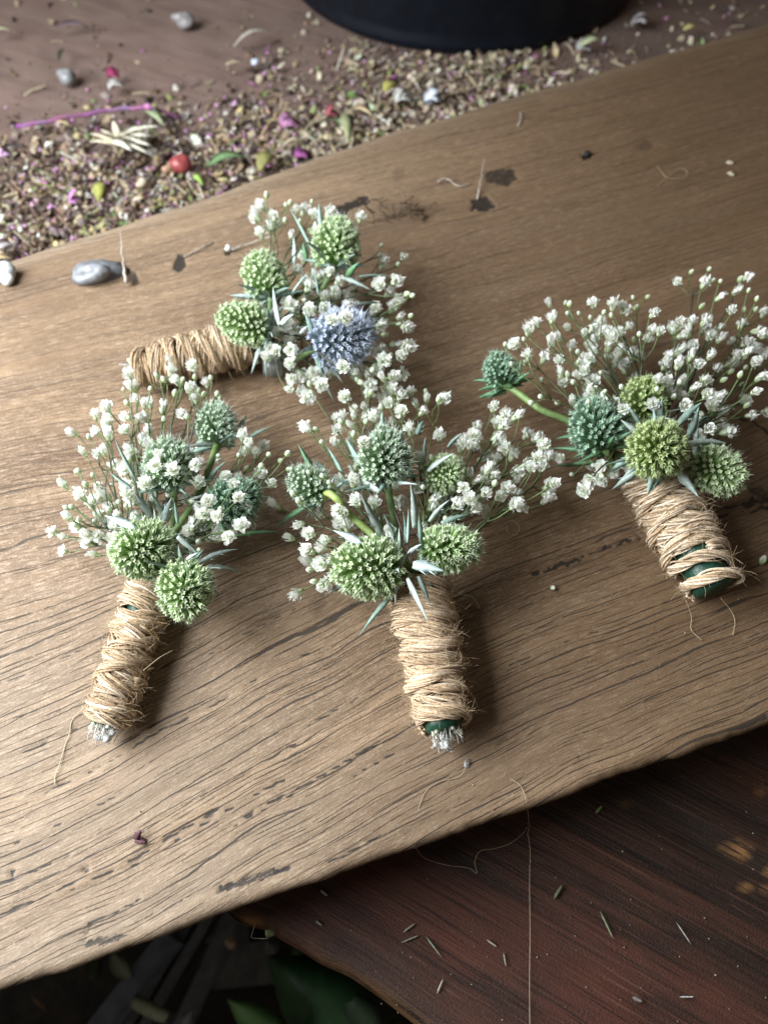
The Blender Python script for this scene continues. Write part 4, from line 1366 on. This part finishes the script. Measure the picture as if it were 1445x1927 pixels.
def loose(me, name, x, y, z, d, r, label, cat, stalk=None):
    p = PX(x, y, z)
    if stalk:
        mb = MB()
        c = [p - d.normalized() * r * 1.0] + [PX(*q) for q in stalk]
        mb.tube(curve(c, 6), .00022, 5, (.25, .32, .14))
    o = link(name, me, None, p)
    o.rotation_mode = 'QUATERNION'
    o.rotation_quaternion = d.to_track_quat('Z', 'Y')
    o.scale = (r, r, r)
    tag(o, label, cat)
    if stalk:
        s_ = mb.build('stalk', M_STEM, None, p)
        s_.parent = o
        s_.scale = (1 / r, 1 / r, 1 / r)
        s_.rotation_mode = 'QUATERNION'
        s_.rotation_quaternion = o.rotation_quaternion.inverted()
    return o


loose(BLOSSOMS[5], 'loose_blossom', 517, 950, .0022, V((-.8, .5, .4)), .0022, 'single white blossom lying loose between the left and centre buttonholes', 'blossom', [(530, 958, .001), (540, 962, .0006)])
loose(BUDS[0], 'loose_bud', 1435, 1054, .0014, V((.3, .6, .7)), .0016, 'single green bud lying on the plank right of the open twine', 'bud')
loose(BUDS[1], 'loose_bud', 1040, 1106, .0010, V((.2, -.5, .7)), .0011, 'tiny green bud lying on the plank by a dark split in the wood', 'bud')
for x, y, ang, lab in ((1372, 308, .2, 'upper of two pale seeds on the plank at far right'), (1374, 329, .5, 'lower of two pale seeds on the plank at far right')):
    lump(x, y, 15, 7, 6, ang, (.5, .42, .32), M_CHAFF, 'seed', lab, 'seed')
lump(1104, 292, 16, 12, 9, 0, (.02, .015, .012), M_CHAFF, 'seed', 'small black seed on the plank below its far edge', 'seed')


# ------------------------------------------------------------------ dried debris on the bench
bk = bpy.data.objects['bucket'].location
PALETTE = [((.44, .36, .25), 9), ((.34, .25, .16), 9), ((.20, .13, .085), 10), ((.11, .07, .05), 10), ((.05, .032, .026), 7), ((.27, .22, .20), 7),
           ((.62, .34, .54), 5), ((.44, .14, .36), 2.5), ((.24, .25, .09), 3), ((.66, .63, .56), 4), ((.16, .24, .08), 1.2), ((.50, .40, .20), 2.5)]
PW = [w for _, w in PALETTE]


def far_edge(x):
    return float(np.interp(x, [-300, 0, 1445, 1800], [592, 500, 50, -60]))


def piece(mb, p, size, col, typ):
    n = (V((0, 0, 1)) + rvec() * .75).normalized()
    a = n.orthogonal().normalized()
    a = Matrix.Rotation(rnd(0, 6.28), 3, n) @ a
    b = n.cross(a)
    g = rnd(.75, 1.25)
    c = tuple(x * g for x in col)
    if typ == 'flake':
        l, w, cv = size * rnd(.7, 1.3), size * rnd(.3, .7), size * rnd(-.35, .5)
        pts = [p - a * l / 2 + n * cv * .6, p - a * l * .15 - n * cv * .1, p + a * l * .2 - n * cv * .1, p + a * l / 2 + n * cv]
        mb.blade(pts, [w * .5, w, w * .9, w * .25], n, c, tuple(x * rnd(.8, 1.2) for x in c), thick=.06, fold=rnd(-.4, .5))
    elif typ == 'stick':
        l = size * rnd(1.2, 3)
        mb.tube([p - a * l / 2, p + n * l * .08, p + a * l / 2], size * .09, 4, c)
    else:
        mb.blob(p, [a * size * .4, b * size * rnd(.25, .38), n * size * rnd(.15, .3)], c, 4, 6, .2)


def debris():
    random.seed(77)
    mb = MB()
    cnt = 0
    while cnt < 6500:
        x, y = rnd(-120, 1500), rnd(-160, 560)
        fe = far_edge(x)
        if y > fe + 12:
            continue
        top = float(np.interp(x, [-120, 0, 130, 300, 520, 640, 900, 1100, 1500], [290, 260, 190, 190, 110, 60, 20, 40, 40]))
        core = np.clip((y - top + 30) / 170, .0, 1) ** 1.4
        core *= float(np.interp(x, [-200, 0, 900, 1080, 1200], [.85, 1, 1, .35, .08]))
        core *= .12 + 1.25 * float(vnoise(np.array(x / 55.), np.array(y / 32.), 81)) * (.5 + float(vnoise(np.array(x / 150.), np.array(y / 80.), 82)))
        dens = max(core, .012 if x < 1000 else .05)
        if random.random() > dens:
            continue
        p = PX(x, y, ZT)
        if math.hypot(p.x - bk.x, p.y - bk.y) < .1015:
            continue
        tan = x > 520
        col = random.choices(PALETTE, PW)[0][0]
        if tan and random.random() < .45:
            col = random.choice([(.52, .44, .32), (.44, .36, .24), (.62, .56, .45), (.36, .29, .19)])
        size = random.choice((rnd(.0014, .003), rnd(.0025, .005), rnd(.003, .0066)))
        p.z = ZT + .0005 + random.random() * .0035 * float(min(core, 1))
        typ = random.choices(('flake', 'stick', 'crumb'), (6, 2, 4))[0]
        if col[0] > .4 and col[2] > .3 and col[1] < .35:
            size = min(size, .0028)
        piece(mb, p, size, col, typ)
        cnt += 1
    n2 = 0
    while n2 < 3500:
        x, y = rnd(-120, 1250), rnd(-100, 560)
        if y > far_edge(x) + 10:
            continue
        top = float(np.interp(x, [-120, 0, 130, 300, 520, 640, 900, 1100, 1500], [290, 260, 190, 190, 110, 60, 20, 40, 40]))
        if random.random() > np.clip((y - top + 90) / 200, .02, 1) * (.3 + .8 * float(vnoise(np.array(x / 40.), np.array(y / 24.), 84))):
            continue
        p = PX(x, y, ZT + .0004)
        if math.hypot(p.x - bk.x, p.y - bk.y) < .1015:
            continue
        piece(mb, p, rnd(.0007, .0016), random.choice([(.13, .085, .06), (.08, .05, .04), (.20, .14, .10), (.30, .24, .18), (.26, .15, .19)]), random.choice(('crumb', 'flake')))
        n2 += 1
    o = mb.build('dried_debris', M_CHAFF, smooth=False)
    tag(o, kind='stuff')
    # dust and tiny specks on the near part of the bench and the plank
    mb = MB()
    for _ in range(70):
        x, y = rnd(560, 1445), rnd(1420, 1927)
        if y < 1868 - .343 * x + 60:
            continue
        p = PX(x, y, ZT + .0003)
        piece(mb, p, rnd(.0003, .0007), random.choice([(.4, .36, .3), (.25, .2, .15), (.3, .32, .2)]), 'crumb')
    o = mb.build('bench_specks', M_CHAFF, smooth=False)
    tag(o, kind='stuff')
    mb = MB()
    for _ in range(160):
        x, y = rnd(0, 1445), rnd(200, 1750)
        if not (far_edge(x) + 40 < y < 1868 - .343 * x - 50):
            continue
        p = PX(x, y, .0003)
        piece(mb, p, rnd(.0002, .0006), random.choice([(.5, .42, .33), (.08, .05, .04), (.3, .2, .15)]), random.choice(('crumb', 'stick')))
    o = mb.build('plank_specks', M_CHAFF, smooth=False)
    tag(o, kind='stuff')


debris()


def leafy(name, label, cat, x0, y0, x1, y1, wpx, col0, col1, z0=.004, z1=.004, bow=.3, mat=None, prof=None, lobes=1, fan=.5, zb=ZT):
    """leaf, petal or scrap lying on the bench among the debris"""
    mb = MB()
    for i in range(lobes):
        a, b = PX(x0, y0, zb + z0), PX(x1, y1, zb + z1)
        if lobes > 1:
            q = (i / (lobes - 1) - .5) * 2 * fan + rnd(-.1, .1)
            b = a + Matrix.Rotation(q, 3, 'Z') @ ((b - a) * rnd(.8, 1.05)) + V((0, 0, rnd(-.001, .003)))
        L = (b - a).length
        pts = []
        for j in range(9):
            t = j / 8
            p = a.lerp(b, t) + V((0, 0, 4 * t * (1 - t) * L * bow))
            pts.append(p)
        w = wpx * mpp(a)
        pr = prof or [.25, .62, .88, 1, .98, .85, .6, .34, .05]
        mb.blade(pts, [w * q_ for q_ in pr], V((rnd(-.3, .3), rnd(-.3, .1), 1)).normalized(), col0, col1, thick=.05, fold=rnd(.15, .4))
    p = PX(x0, y0, zb)
    return single(mb, name, mat or M_LEAF, label, cat, p)


random.seed(55)
leafy('dried_petal', 'dark red dried petal scrap on the near left plank', 'petal', 256, 1580, 275, 1572, 15, (.09, .03, .045), (.13, .05, .06), .0004, .0008, .1, M_CHAFF, [.5, .9, .7, 1, .8, 1, .6, .7, .3], 2, .5, 0.0)
# pink dyed stem
mb = MB()
c = curve([PX(32, 238, ZT + .006), PX(120, 222, ZT + .008), PX(210, 208, ZT + .008), PX(278, 201, ZT + .010)], 16) + curve([PX(284, 203, ZT + .010), PX(310, 210, ZT + .008), PX(340, 220, ZT + .005)], 6)
mb.tube([p + rvec() * .0005 for p in c], [.0009] * 17 + [.0007] * 7, 8, [tuple(q * rnd(.7, 1.2) for q in (.23, .075, .19)) for _ in range(24)])
mb.blob(PX(279, 201, ZT + .010), [V((.0018, 0, 0)), V((0, .0016, 0)), V((0, 0, .0016))], (.42, .16, .34), 6, 8, .1)
single(mb, 'dyed_twig', M_STEM, 'bent magenta dyed flower stem lying across the dried debris', 'stem', PX(32, 238, ZT))
leafy('dried_flower', 'cream dried flower with pointed petals among the brown debris', 'dried flower', 205, 268, 296, 272, 20, (.60, .52, .36), (.80, .77, .66), .007, .010, .10, M_CHAFF, lobes=7, fan=.55)
leafy('dried_calyx', 'cream papery calyx at the left side of the dried cream flower', 'calyx', 232, 276, 182, 250, 16, (.55, .45, .28), (.66, .60, .46), .007, .008, .1, M_CHAFF, lobes=4, fan=.6)
for x, y, w, h, zz, col, name, lab, cat in [
        (343, 320, 42, 38, 34, (.27, .055, .055), 'red_berry', 'round red berry among the dried debris', 'berry'),
        (322, 325, 26, 22, 22, (.42, .25, .16), 'dried_husk', 'tan husk touching the left side of the red berry', 'husk'),
        (129, 152, 36, 36, 24, (.24, .235, .24), 'pebble', 'grey pebble at the left edge of the debris', 'pebble'),
        (347, 46, 40, 32, 24, (.27, .25, .245), 'pebble', 'grey pebble alone on the bench left of the bucket', 'pebble'),
        (272, 350, 26, 24, 18, (.52, .42, .32), 'seed_pod', 'beige seed pod in front of the red berry', 'seed pod'),
        (818, 190, 40, 32, 22, (.60, .63, .70), 'white_petal', 'crumpled bluish white petal below the bucket', 'petal'),
        (757, 187, 32, 26, 18, (.64, .62, .58), 'white_petal', 'smaller crumpled white petal left of the bluish one', 'petal'),
        (222, 166, 34, 18, 12, (.66, .63, .60), 'white_petal', 'folded white petal under the magenta one', 'petal'),
        (217, 143, 26, 20, 14, (.30, .02, .10), 'magenta_petal', 'deep magenta petal at the top of the left debris', 'petal'),
        (626, 215, 26, 20, 16, (.36, .08, .10), 'red_petal', 'small red petal among the pale chaff', 'petal'),
        (570, 292, 26, 32, 16, (.30, .07, .24), 'purple_petal', 'dark purple petal close to the plank edge', 'petal'),
        (548, 232, 40, 30, 16, (.45, .20, .36), 'pink_petal', 'faded pink petal heap in the middle of the debris', 'petal'),
        (480, 120, 15, 12, 10, (.55, .60, .75), 'glass_bead', 'tiny pale blue bead between the debris and the bucket', 'bead'),
        (140, 375, 22, 16, 10, (.52, .22, .48), 'pink_petal', 'pink petal in the lower left debris', 'petal'),
        (12, 292, 26, 14, 10, (.58, .36, .55), 'pink_petal', 'pale pink petal at the left border of the picture', 'petal'),
        (1100, 90, 34, 14, 8, (.45, .44, .44), 'paper_scrap', 'silvery paper scrap at the right foot of the bucket', 'scrap'),
        (1203, 45, 40, 26, 10, (.36, .33, .33), 'paper_scrap', 'crumpled grey paper scrap right of the bucket', 'scrap'),
        (505, 100, 16, 9, 8, (.50, .22, .42), 'pink_petal', 'small pink petal beside the pale blue bead', 'petal')]:
    if 'petal' in name or name == 'paper_scrap':
        leafy(name, lab, cat, x - w * .42, y + h * .15, x + w * .42, y - h * .12, h * .8, tuple(q * .8 for q in col), tuple(q * 1.05 for q in col), rnd(.003, .005), rnd(.003, .006), rnd(.1, .3), M_CHAFF, [.4, .8, 1, .8, 1, .9, .6, .7, .3], 3, .55)
        continue
    lump(x, y, w, h, zz, rnd(-.4, .3), col, M_CHAFF if name not in ('red_berry', 'pebble', 'glass_bead') else M_STONE, name, lab, cat, z0=ZT + .003, wob=.07 if name == 'red_berry' else .16)
for name, lab, x0, y0, x1, y1, w, c0, c1 in [
        ('green_leaf', 'pale green folded leaf under the magenta stem', 276, 212, 310, 238, 24, (.22, .27, .14), (.30, .34, .20)),
        ('green_leaf', 'curled dark green leaf beside the plank edge', 392, 312, 465, 298, 22, (.10, .20, .07), (.20, .30, .14)),
        ('yellow_leaf', 'yellow green leaf in the lower left debris', 186, 378, 202, 346, 26, (.26, .27, .05), (.34, .33, .08)),
        ('olive_leaf', 'olive leaf scrap close to the plank edge', 488, 322, 520, 296, 30, (.22, .21, .07), (.28, .25, .08)),
        ('green_leaf', 'long pale green leaf hanging toward the plank', 652, 215, 655, 268, 26, (.26, .28, .14), (.30, .31, .17)),
        ('green_leaf', 'small bright green leaf next to the red berry', 366, 330, 382, 350, 14, (.30, .45, .10), (.25, .38, .08)),
        ('yellow_leaf', 'yellow leaf in the chaff below the bucket', 722, 170, 748, 158, 22, (.45, .42, .10), (.50, .46, .14)),
        ('pale_leaf', 'pale yellow green leaf at the right foot of the bucket', 1090, 88, 1135, 78, 20, (.42, .46, .26), (.46, .48, .30)),
        ('yellow_leaf', 'small yellow leaf alone at the right of the bench', 1285, 56, 1312, 52, 14, (.55, .48, .18), (.55, .48, .22)),
        ('dark_leaf', 'small black green leaf alone at the left of the bench', 112, 115, 122, 92, 10, (.03, .04, .02), (.04, .05, .02)),
        ('straw', 'pale straw in the chaff near the plank', 665, 204, 702, 220, 9, (.55, .42, .22), (.60, .48, .28)),
        ('straw', 'broken grey straw on the bench left of the bucket', 440, 88, 512, 62, 12, (.42, .37, .31), (.46, .42, .36)),
        ('straw', 'tan straw touching the magenta stem', 98, 228, 135, 237, 10, (.50, .38, .20), (.52, .40, .22)),
        ('straw', 'brown husk strip lying left of the chaff', 425, 122, 468, 120, 11, (.42, .33, .22), (.46, .37, .26)),
        ('purple_scrap', 'faint purple strip on the far left bench', 105, 52, 162, 45, 12, (.14, .09, .12), (.15, .10, .13)),
        ('pale_leaf', 'pale leaf end at the left border of the bench', -12, 64, 24, 60, 10, (.42, .39, .25), (.44, .41, .28)),
        ('grey_feather', 'grey wisp of fluff in the far left corner of the plank', -10, 478, 34, 462, 22, (.34, .30, .30), (.38, .34, .34)),
        ('tan_leaf', 'tan leaf under the grey wisp by the plank corner', -20, 496, 26, 488, 14, (.45, .34, .18), (.42, .32, .18))]:
    leafy(name, lab, name.split('_')[-1], x0, y0, x1, y1, w, c0, c1, rnd(.004, .007), rnd(.004, .008), rnd(.05, .25), M_CHAFF)

# slivers on the near part of the bench
for x0, y0, x1, y1, w, lab, c in [
        (762, 1752, 778, 1740, 8, 'upper pale sliver at the left of the near bench', (.40, .38, .28)), (760, 1772, 784, 1762, 7, 'grey green sliver under the upper pale one', (.36, .36, .26)),
        (806, 1768, 826, 1795, 8, 'slanting green sliver right of the pale pair', (.30, .34, .22)), (918, 1770, 932, 1780, 8, 'pale sliver lying on the red patch edge', (.40, .36, .28)),
        (948, 1796, 951, 1815, 7, 'upright pale sliver left of the straight fibre', (.45, .42, .33)), (824, 1866, 832, 1846, 8, 'pale forked sliver on the red stain', (.50, .45, .38)),
        (1132, 1722, 1150, 1760, 8, 'thin green needle right of the straight fibre', (.22, .26, .14)), (1276, 1742, 1296, 1772, 5, 'pale pin shaped sliver on the right of the bench', (.45, .42, .38)),
        (1044, 1688, 1056, 1668, 12, 'dull green seed husk in the middle of the near bench', (.16, .18, .10)), (1122, 1528, 1131, 1518, 11, 'bright green crumb under the plank edge', (.35, .50, .16)),
        (604, 1676, 614, 1684, 9, 'white chip on the bench corner near the plank', (.65, .65, .60)), (1282, 1876, 1302, 1876, 6, 'white fleck at the lower right of the bench', (.66, .66, .62)),
        (596, 1734, 604, 1740, 9, 'grey chip on the bench corner below the white one', (.34, .30, .27)), (1192, 1878, 1206, 1884, 16, 'crumpled grey scrap at the lower right of the bench', (.22, .19, .18))]:
    dx_, dy_ = (x1 - x0) * .2, (y1 - y0) * .2
    leafy('plant_sliver', lab, 'sliver', x0 - dx_, y0 - dy_, x1 + dx_, y1 + dy_, w * .62, tuple(q * .5 for q in c), tuple(q * .68 for q in c), .0005, .0009, .03, M_CHAFF, [.2, .5, 1, .7, .9, .6, .75, .4, .1])
leafy('leaf_chip', 'pale green leaf chip caught on the worn bench corner', 'leaf chip', 500, 1752, 516, 1760, 17, (.36, .46, .24), (.40, .48, .30), .002, -.002, .05)
hair([(480, 1738, ZT), (476, 1752, ZT - .002), (474, 1764, ZT - .004), (490, 1766, ZT - .004), (503, 1766, ZT - .001)], 'thin pale fibre hanging from the worn bench corner', .00009, (.5, .47, .40))

# ------------------------------------------------------------------ things under the bench
def crate():
    za = -.25
    root = bpy.data.objects.new('plastic_crate', None)
    COL.objects.link(root)
    cpt = PX(330, 1850, za)
    root.location = (cpt.x, cpt.y, ZG)
    org = V(root.location)
    tag(root, 'dark grey slatted plastic crate in the gap beside the bench', 'crate')

    def bar(x0, y0, x1, y1, wpx, z, h, col, name='slat', e0=.5, e1=1.2):
        a, b = PX(x0, y0, z), PX(x1, y1, z)
        d = (b - a)
        a, b = a - d * e0, b + d * e1
        d.normalize()
        s_ = V((-d.y, d.x, 0)) * (wpx * mpp(a) / 2)
        mb = MB()
        vs = []
        for p in (a, b):
            vs += [p - s_, p - s_ * .8 + V((0, 0, h * .12)), p + s_ * .8 + V((0, 0, h * .12)), p + s_, p + s_ * .9 - V((0, 0, h)), p - s_ * .9 - V((0, 0, h))]
        fs = [(k, (k + 1) % 6, 6 + (k + 1) % 6, 6 + k) for k in range(6)] + [(5, 4, 3, 2, 1, 0), (6, 7, 8, 9, 10, 11)]
        mb.add(vs, fs, col)
        mb.build(name, M_DARK, root, org, smooth=False)
        return a, b
    gcol = (.17, .18, .20)
    ends = []
    for x0, y0, x1, y1, w in ((345, 1755, 278, 1868, 16), (378, 1750, 295, 1890, 20), (428, 1738, 345, 1920, 30)):
        ends.append(bar(x0, y0, x1, y1, w, za, .012, gcol))
    bar(280, 1815, 190, 1930, 40, za + .012, .05, (.18, .21, .27), 'side_rail')
    a0, b0 = ends[0]
    a1, b1 = ends[-1]
    for p, q in ((a0, a1), (b0, b1)):
        d = (q - p)
        mb = MB()
        for t in (-.35, 1.3):
            c = p + d * t
            vs = []
            for z in (ZG + .001, za - .012):
                for i, j in ((-1, -1), (1, -1), (1, 1), (-1, 1)):
                    vs.append(V((c.x + i * .008, c.y + j * .008, z)))
            mb.add(vs, [(0, 1, 5, 4), (1, 2, 6, 5), (2, 3, 7, 6), (3, 0, 4, 7), (3, 2, 1, 0), (4, 5, 6, 7)], gcol)
        c0, c1 = p - d * .4, p + d * 1.35
        s_ = V((-d.y, d.x, 0)).normalized() * .006
        vs = []
        for c in (c0, c1):
            vs += [c - s_ - V((0, 0, .0125)), c + s_ - V((0, 0, .0125)), c + s_ - V((0, 0, .04)), c - s_ - V((0, 0, .04))]
        mb.add(vs, [(0, 1, 5, 4), (1, 2, 6, 5), (2, 3, 7, 6), (3, 0, 4, 7), (3, 2, 1, 0), (4, 5, 6, 7)], gcol)
        mb.build('end_frame', M_DARK, root, org, smooth=False)


crate()


def plant():
    z = -.22
    base = PX(700, 1990, ZG)
    root = bpy.data.objects.new('broadleaf_plant', None)
    COL.objects.link(root)
    root.location = base
    org = V(base)
    tag(root, 'dark broad leaved plant growing under the bench corner', 'plant')
    for x0, y0, x1, y1, w, c0, c1, zz in [(700, 1960, 505, 1800, 150, (.035, .12, .04), (.03, .105, .035), -.20), (640, 1960, 555, 1770, 120, (.03, .105, .035), (.035, .11, .035), -.23),
                                          (540, 1960, 428, 1880, 62, (.10, .20, .06), (.11, .22, .07), -.17), (720, 1950, 640, 1860, 60, (.06, .11, .06), (.07, .12, .07), -.20)]:
        a, b = PX(x0, y0, zz), PX(x1, y1, zz + .01)
        L = (b - a).length
        pts = [a.lerp(b, t / 12) + V((0, 0, 4 * (t / 12) * (1 - t / 12) * L * .12)) for t in range(13)]
        wm = w * mpp(a)
        mb = MB()
        mb.blade(pts, [wm * q for q in (.2, .5, .75, .92, 1, 1, .95, .86, .74, .58, .4, .22, .03)], V((rnd(-.2, .2), -.2, 1)).normalized(), c0, c1, thick=.03, fold=.15)
        lf = mb.build('leaf', M_LEAF, root, org)
        mb = MB()
        mb.tube(curve([a, (a * .6 + base * .4) + V((.01, .01, 0)), base], 10), .0018, 6, (.07, .12, .04))
        mb.build('leaf_stalk', M_STEM, lf, org)


plant()
zf = -.22
leafy('cut_stem', 'pale green cut stem lying on the crate slats', 'cut stem', 248, 1880, 315, 1915, 26, (.42, .50, .36), (.46, .53, .40), 0, 0, .08, M_STEM, [.7, .9, 1, 1, 1, 1, 1, .9, .7], zb=-.236)
leafy('withered_leaf', 'grey green withered leaf drooping over the crate corner', 'leaf', 212, 1792, 252, 1850, 34, (.14, .16, .12), (.17, .19, .15), .01, 0, .1, zb=-.235)
leafy('withered_leaf', 'olive withered leaf at the left under the plank', 'leaf', 175, 1845, 190, 1800, 26, (.09, .12, .05), (.10, .13, .06), .01, 0, .1, zb=-.25)
lump(436, 1774, 22, 22, 18, 0, (.50, .40, .28), M_STONE, 'pebble', 'tan pebble seen in the dark gap under the plank', 'pebble', z0=-.236)
lump(512, 1778, 34, 30, 22, 0, (.12, .125, .13), M_STONE, 'pebble', 'dark grey stone in the gap beside the bench corner', 'pebble', z0=-.236)
leafy('paper_scrap', 'pale grey paper scrap at the bottom of the gap', 'scrap', 345, 1935, 362, 1900, 26, (.30, .32, .34), (.34, .36, .38), .002, .002, .1, zb=-.23)


def pot_lid():
    """dark grey plastic panel lying next to the crate"""
    mb = MB()
    c = [PX(395, 1790, -.26), PX(500, 1768, -.26), PX(520, 1850, -.262), PX(400, 1862, -.262)]
    lo = [p - V((0, 0, .012)) for p in c]
    mb.add(c + lo, [(3, 2, 1, 0), (0, 1, 5, 4), (1, 2, 6, 5), (2, 3, 7, 6), (3, 0, 4, 7), (4, 5, 6, 7)], (.13, .135, .14))
    o = single(mb, 'seed_tray', M_DARK, 'flat dark grey tray beside the crate under the bench', 'tray', V((c[0].x, c[0].y, ZG)), smooth=False)


pot_lid()
leafy('fallen_straw', 'brown straw wisp in the dark lower left corner', 'straw', 95, 1905, 60, 1870, 10, (.16, .10, .05), (.18, .11, .06), .0, .01, .2, zb=-.24)
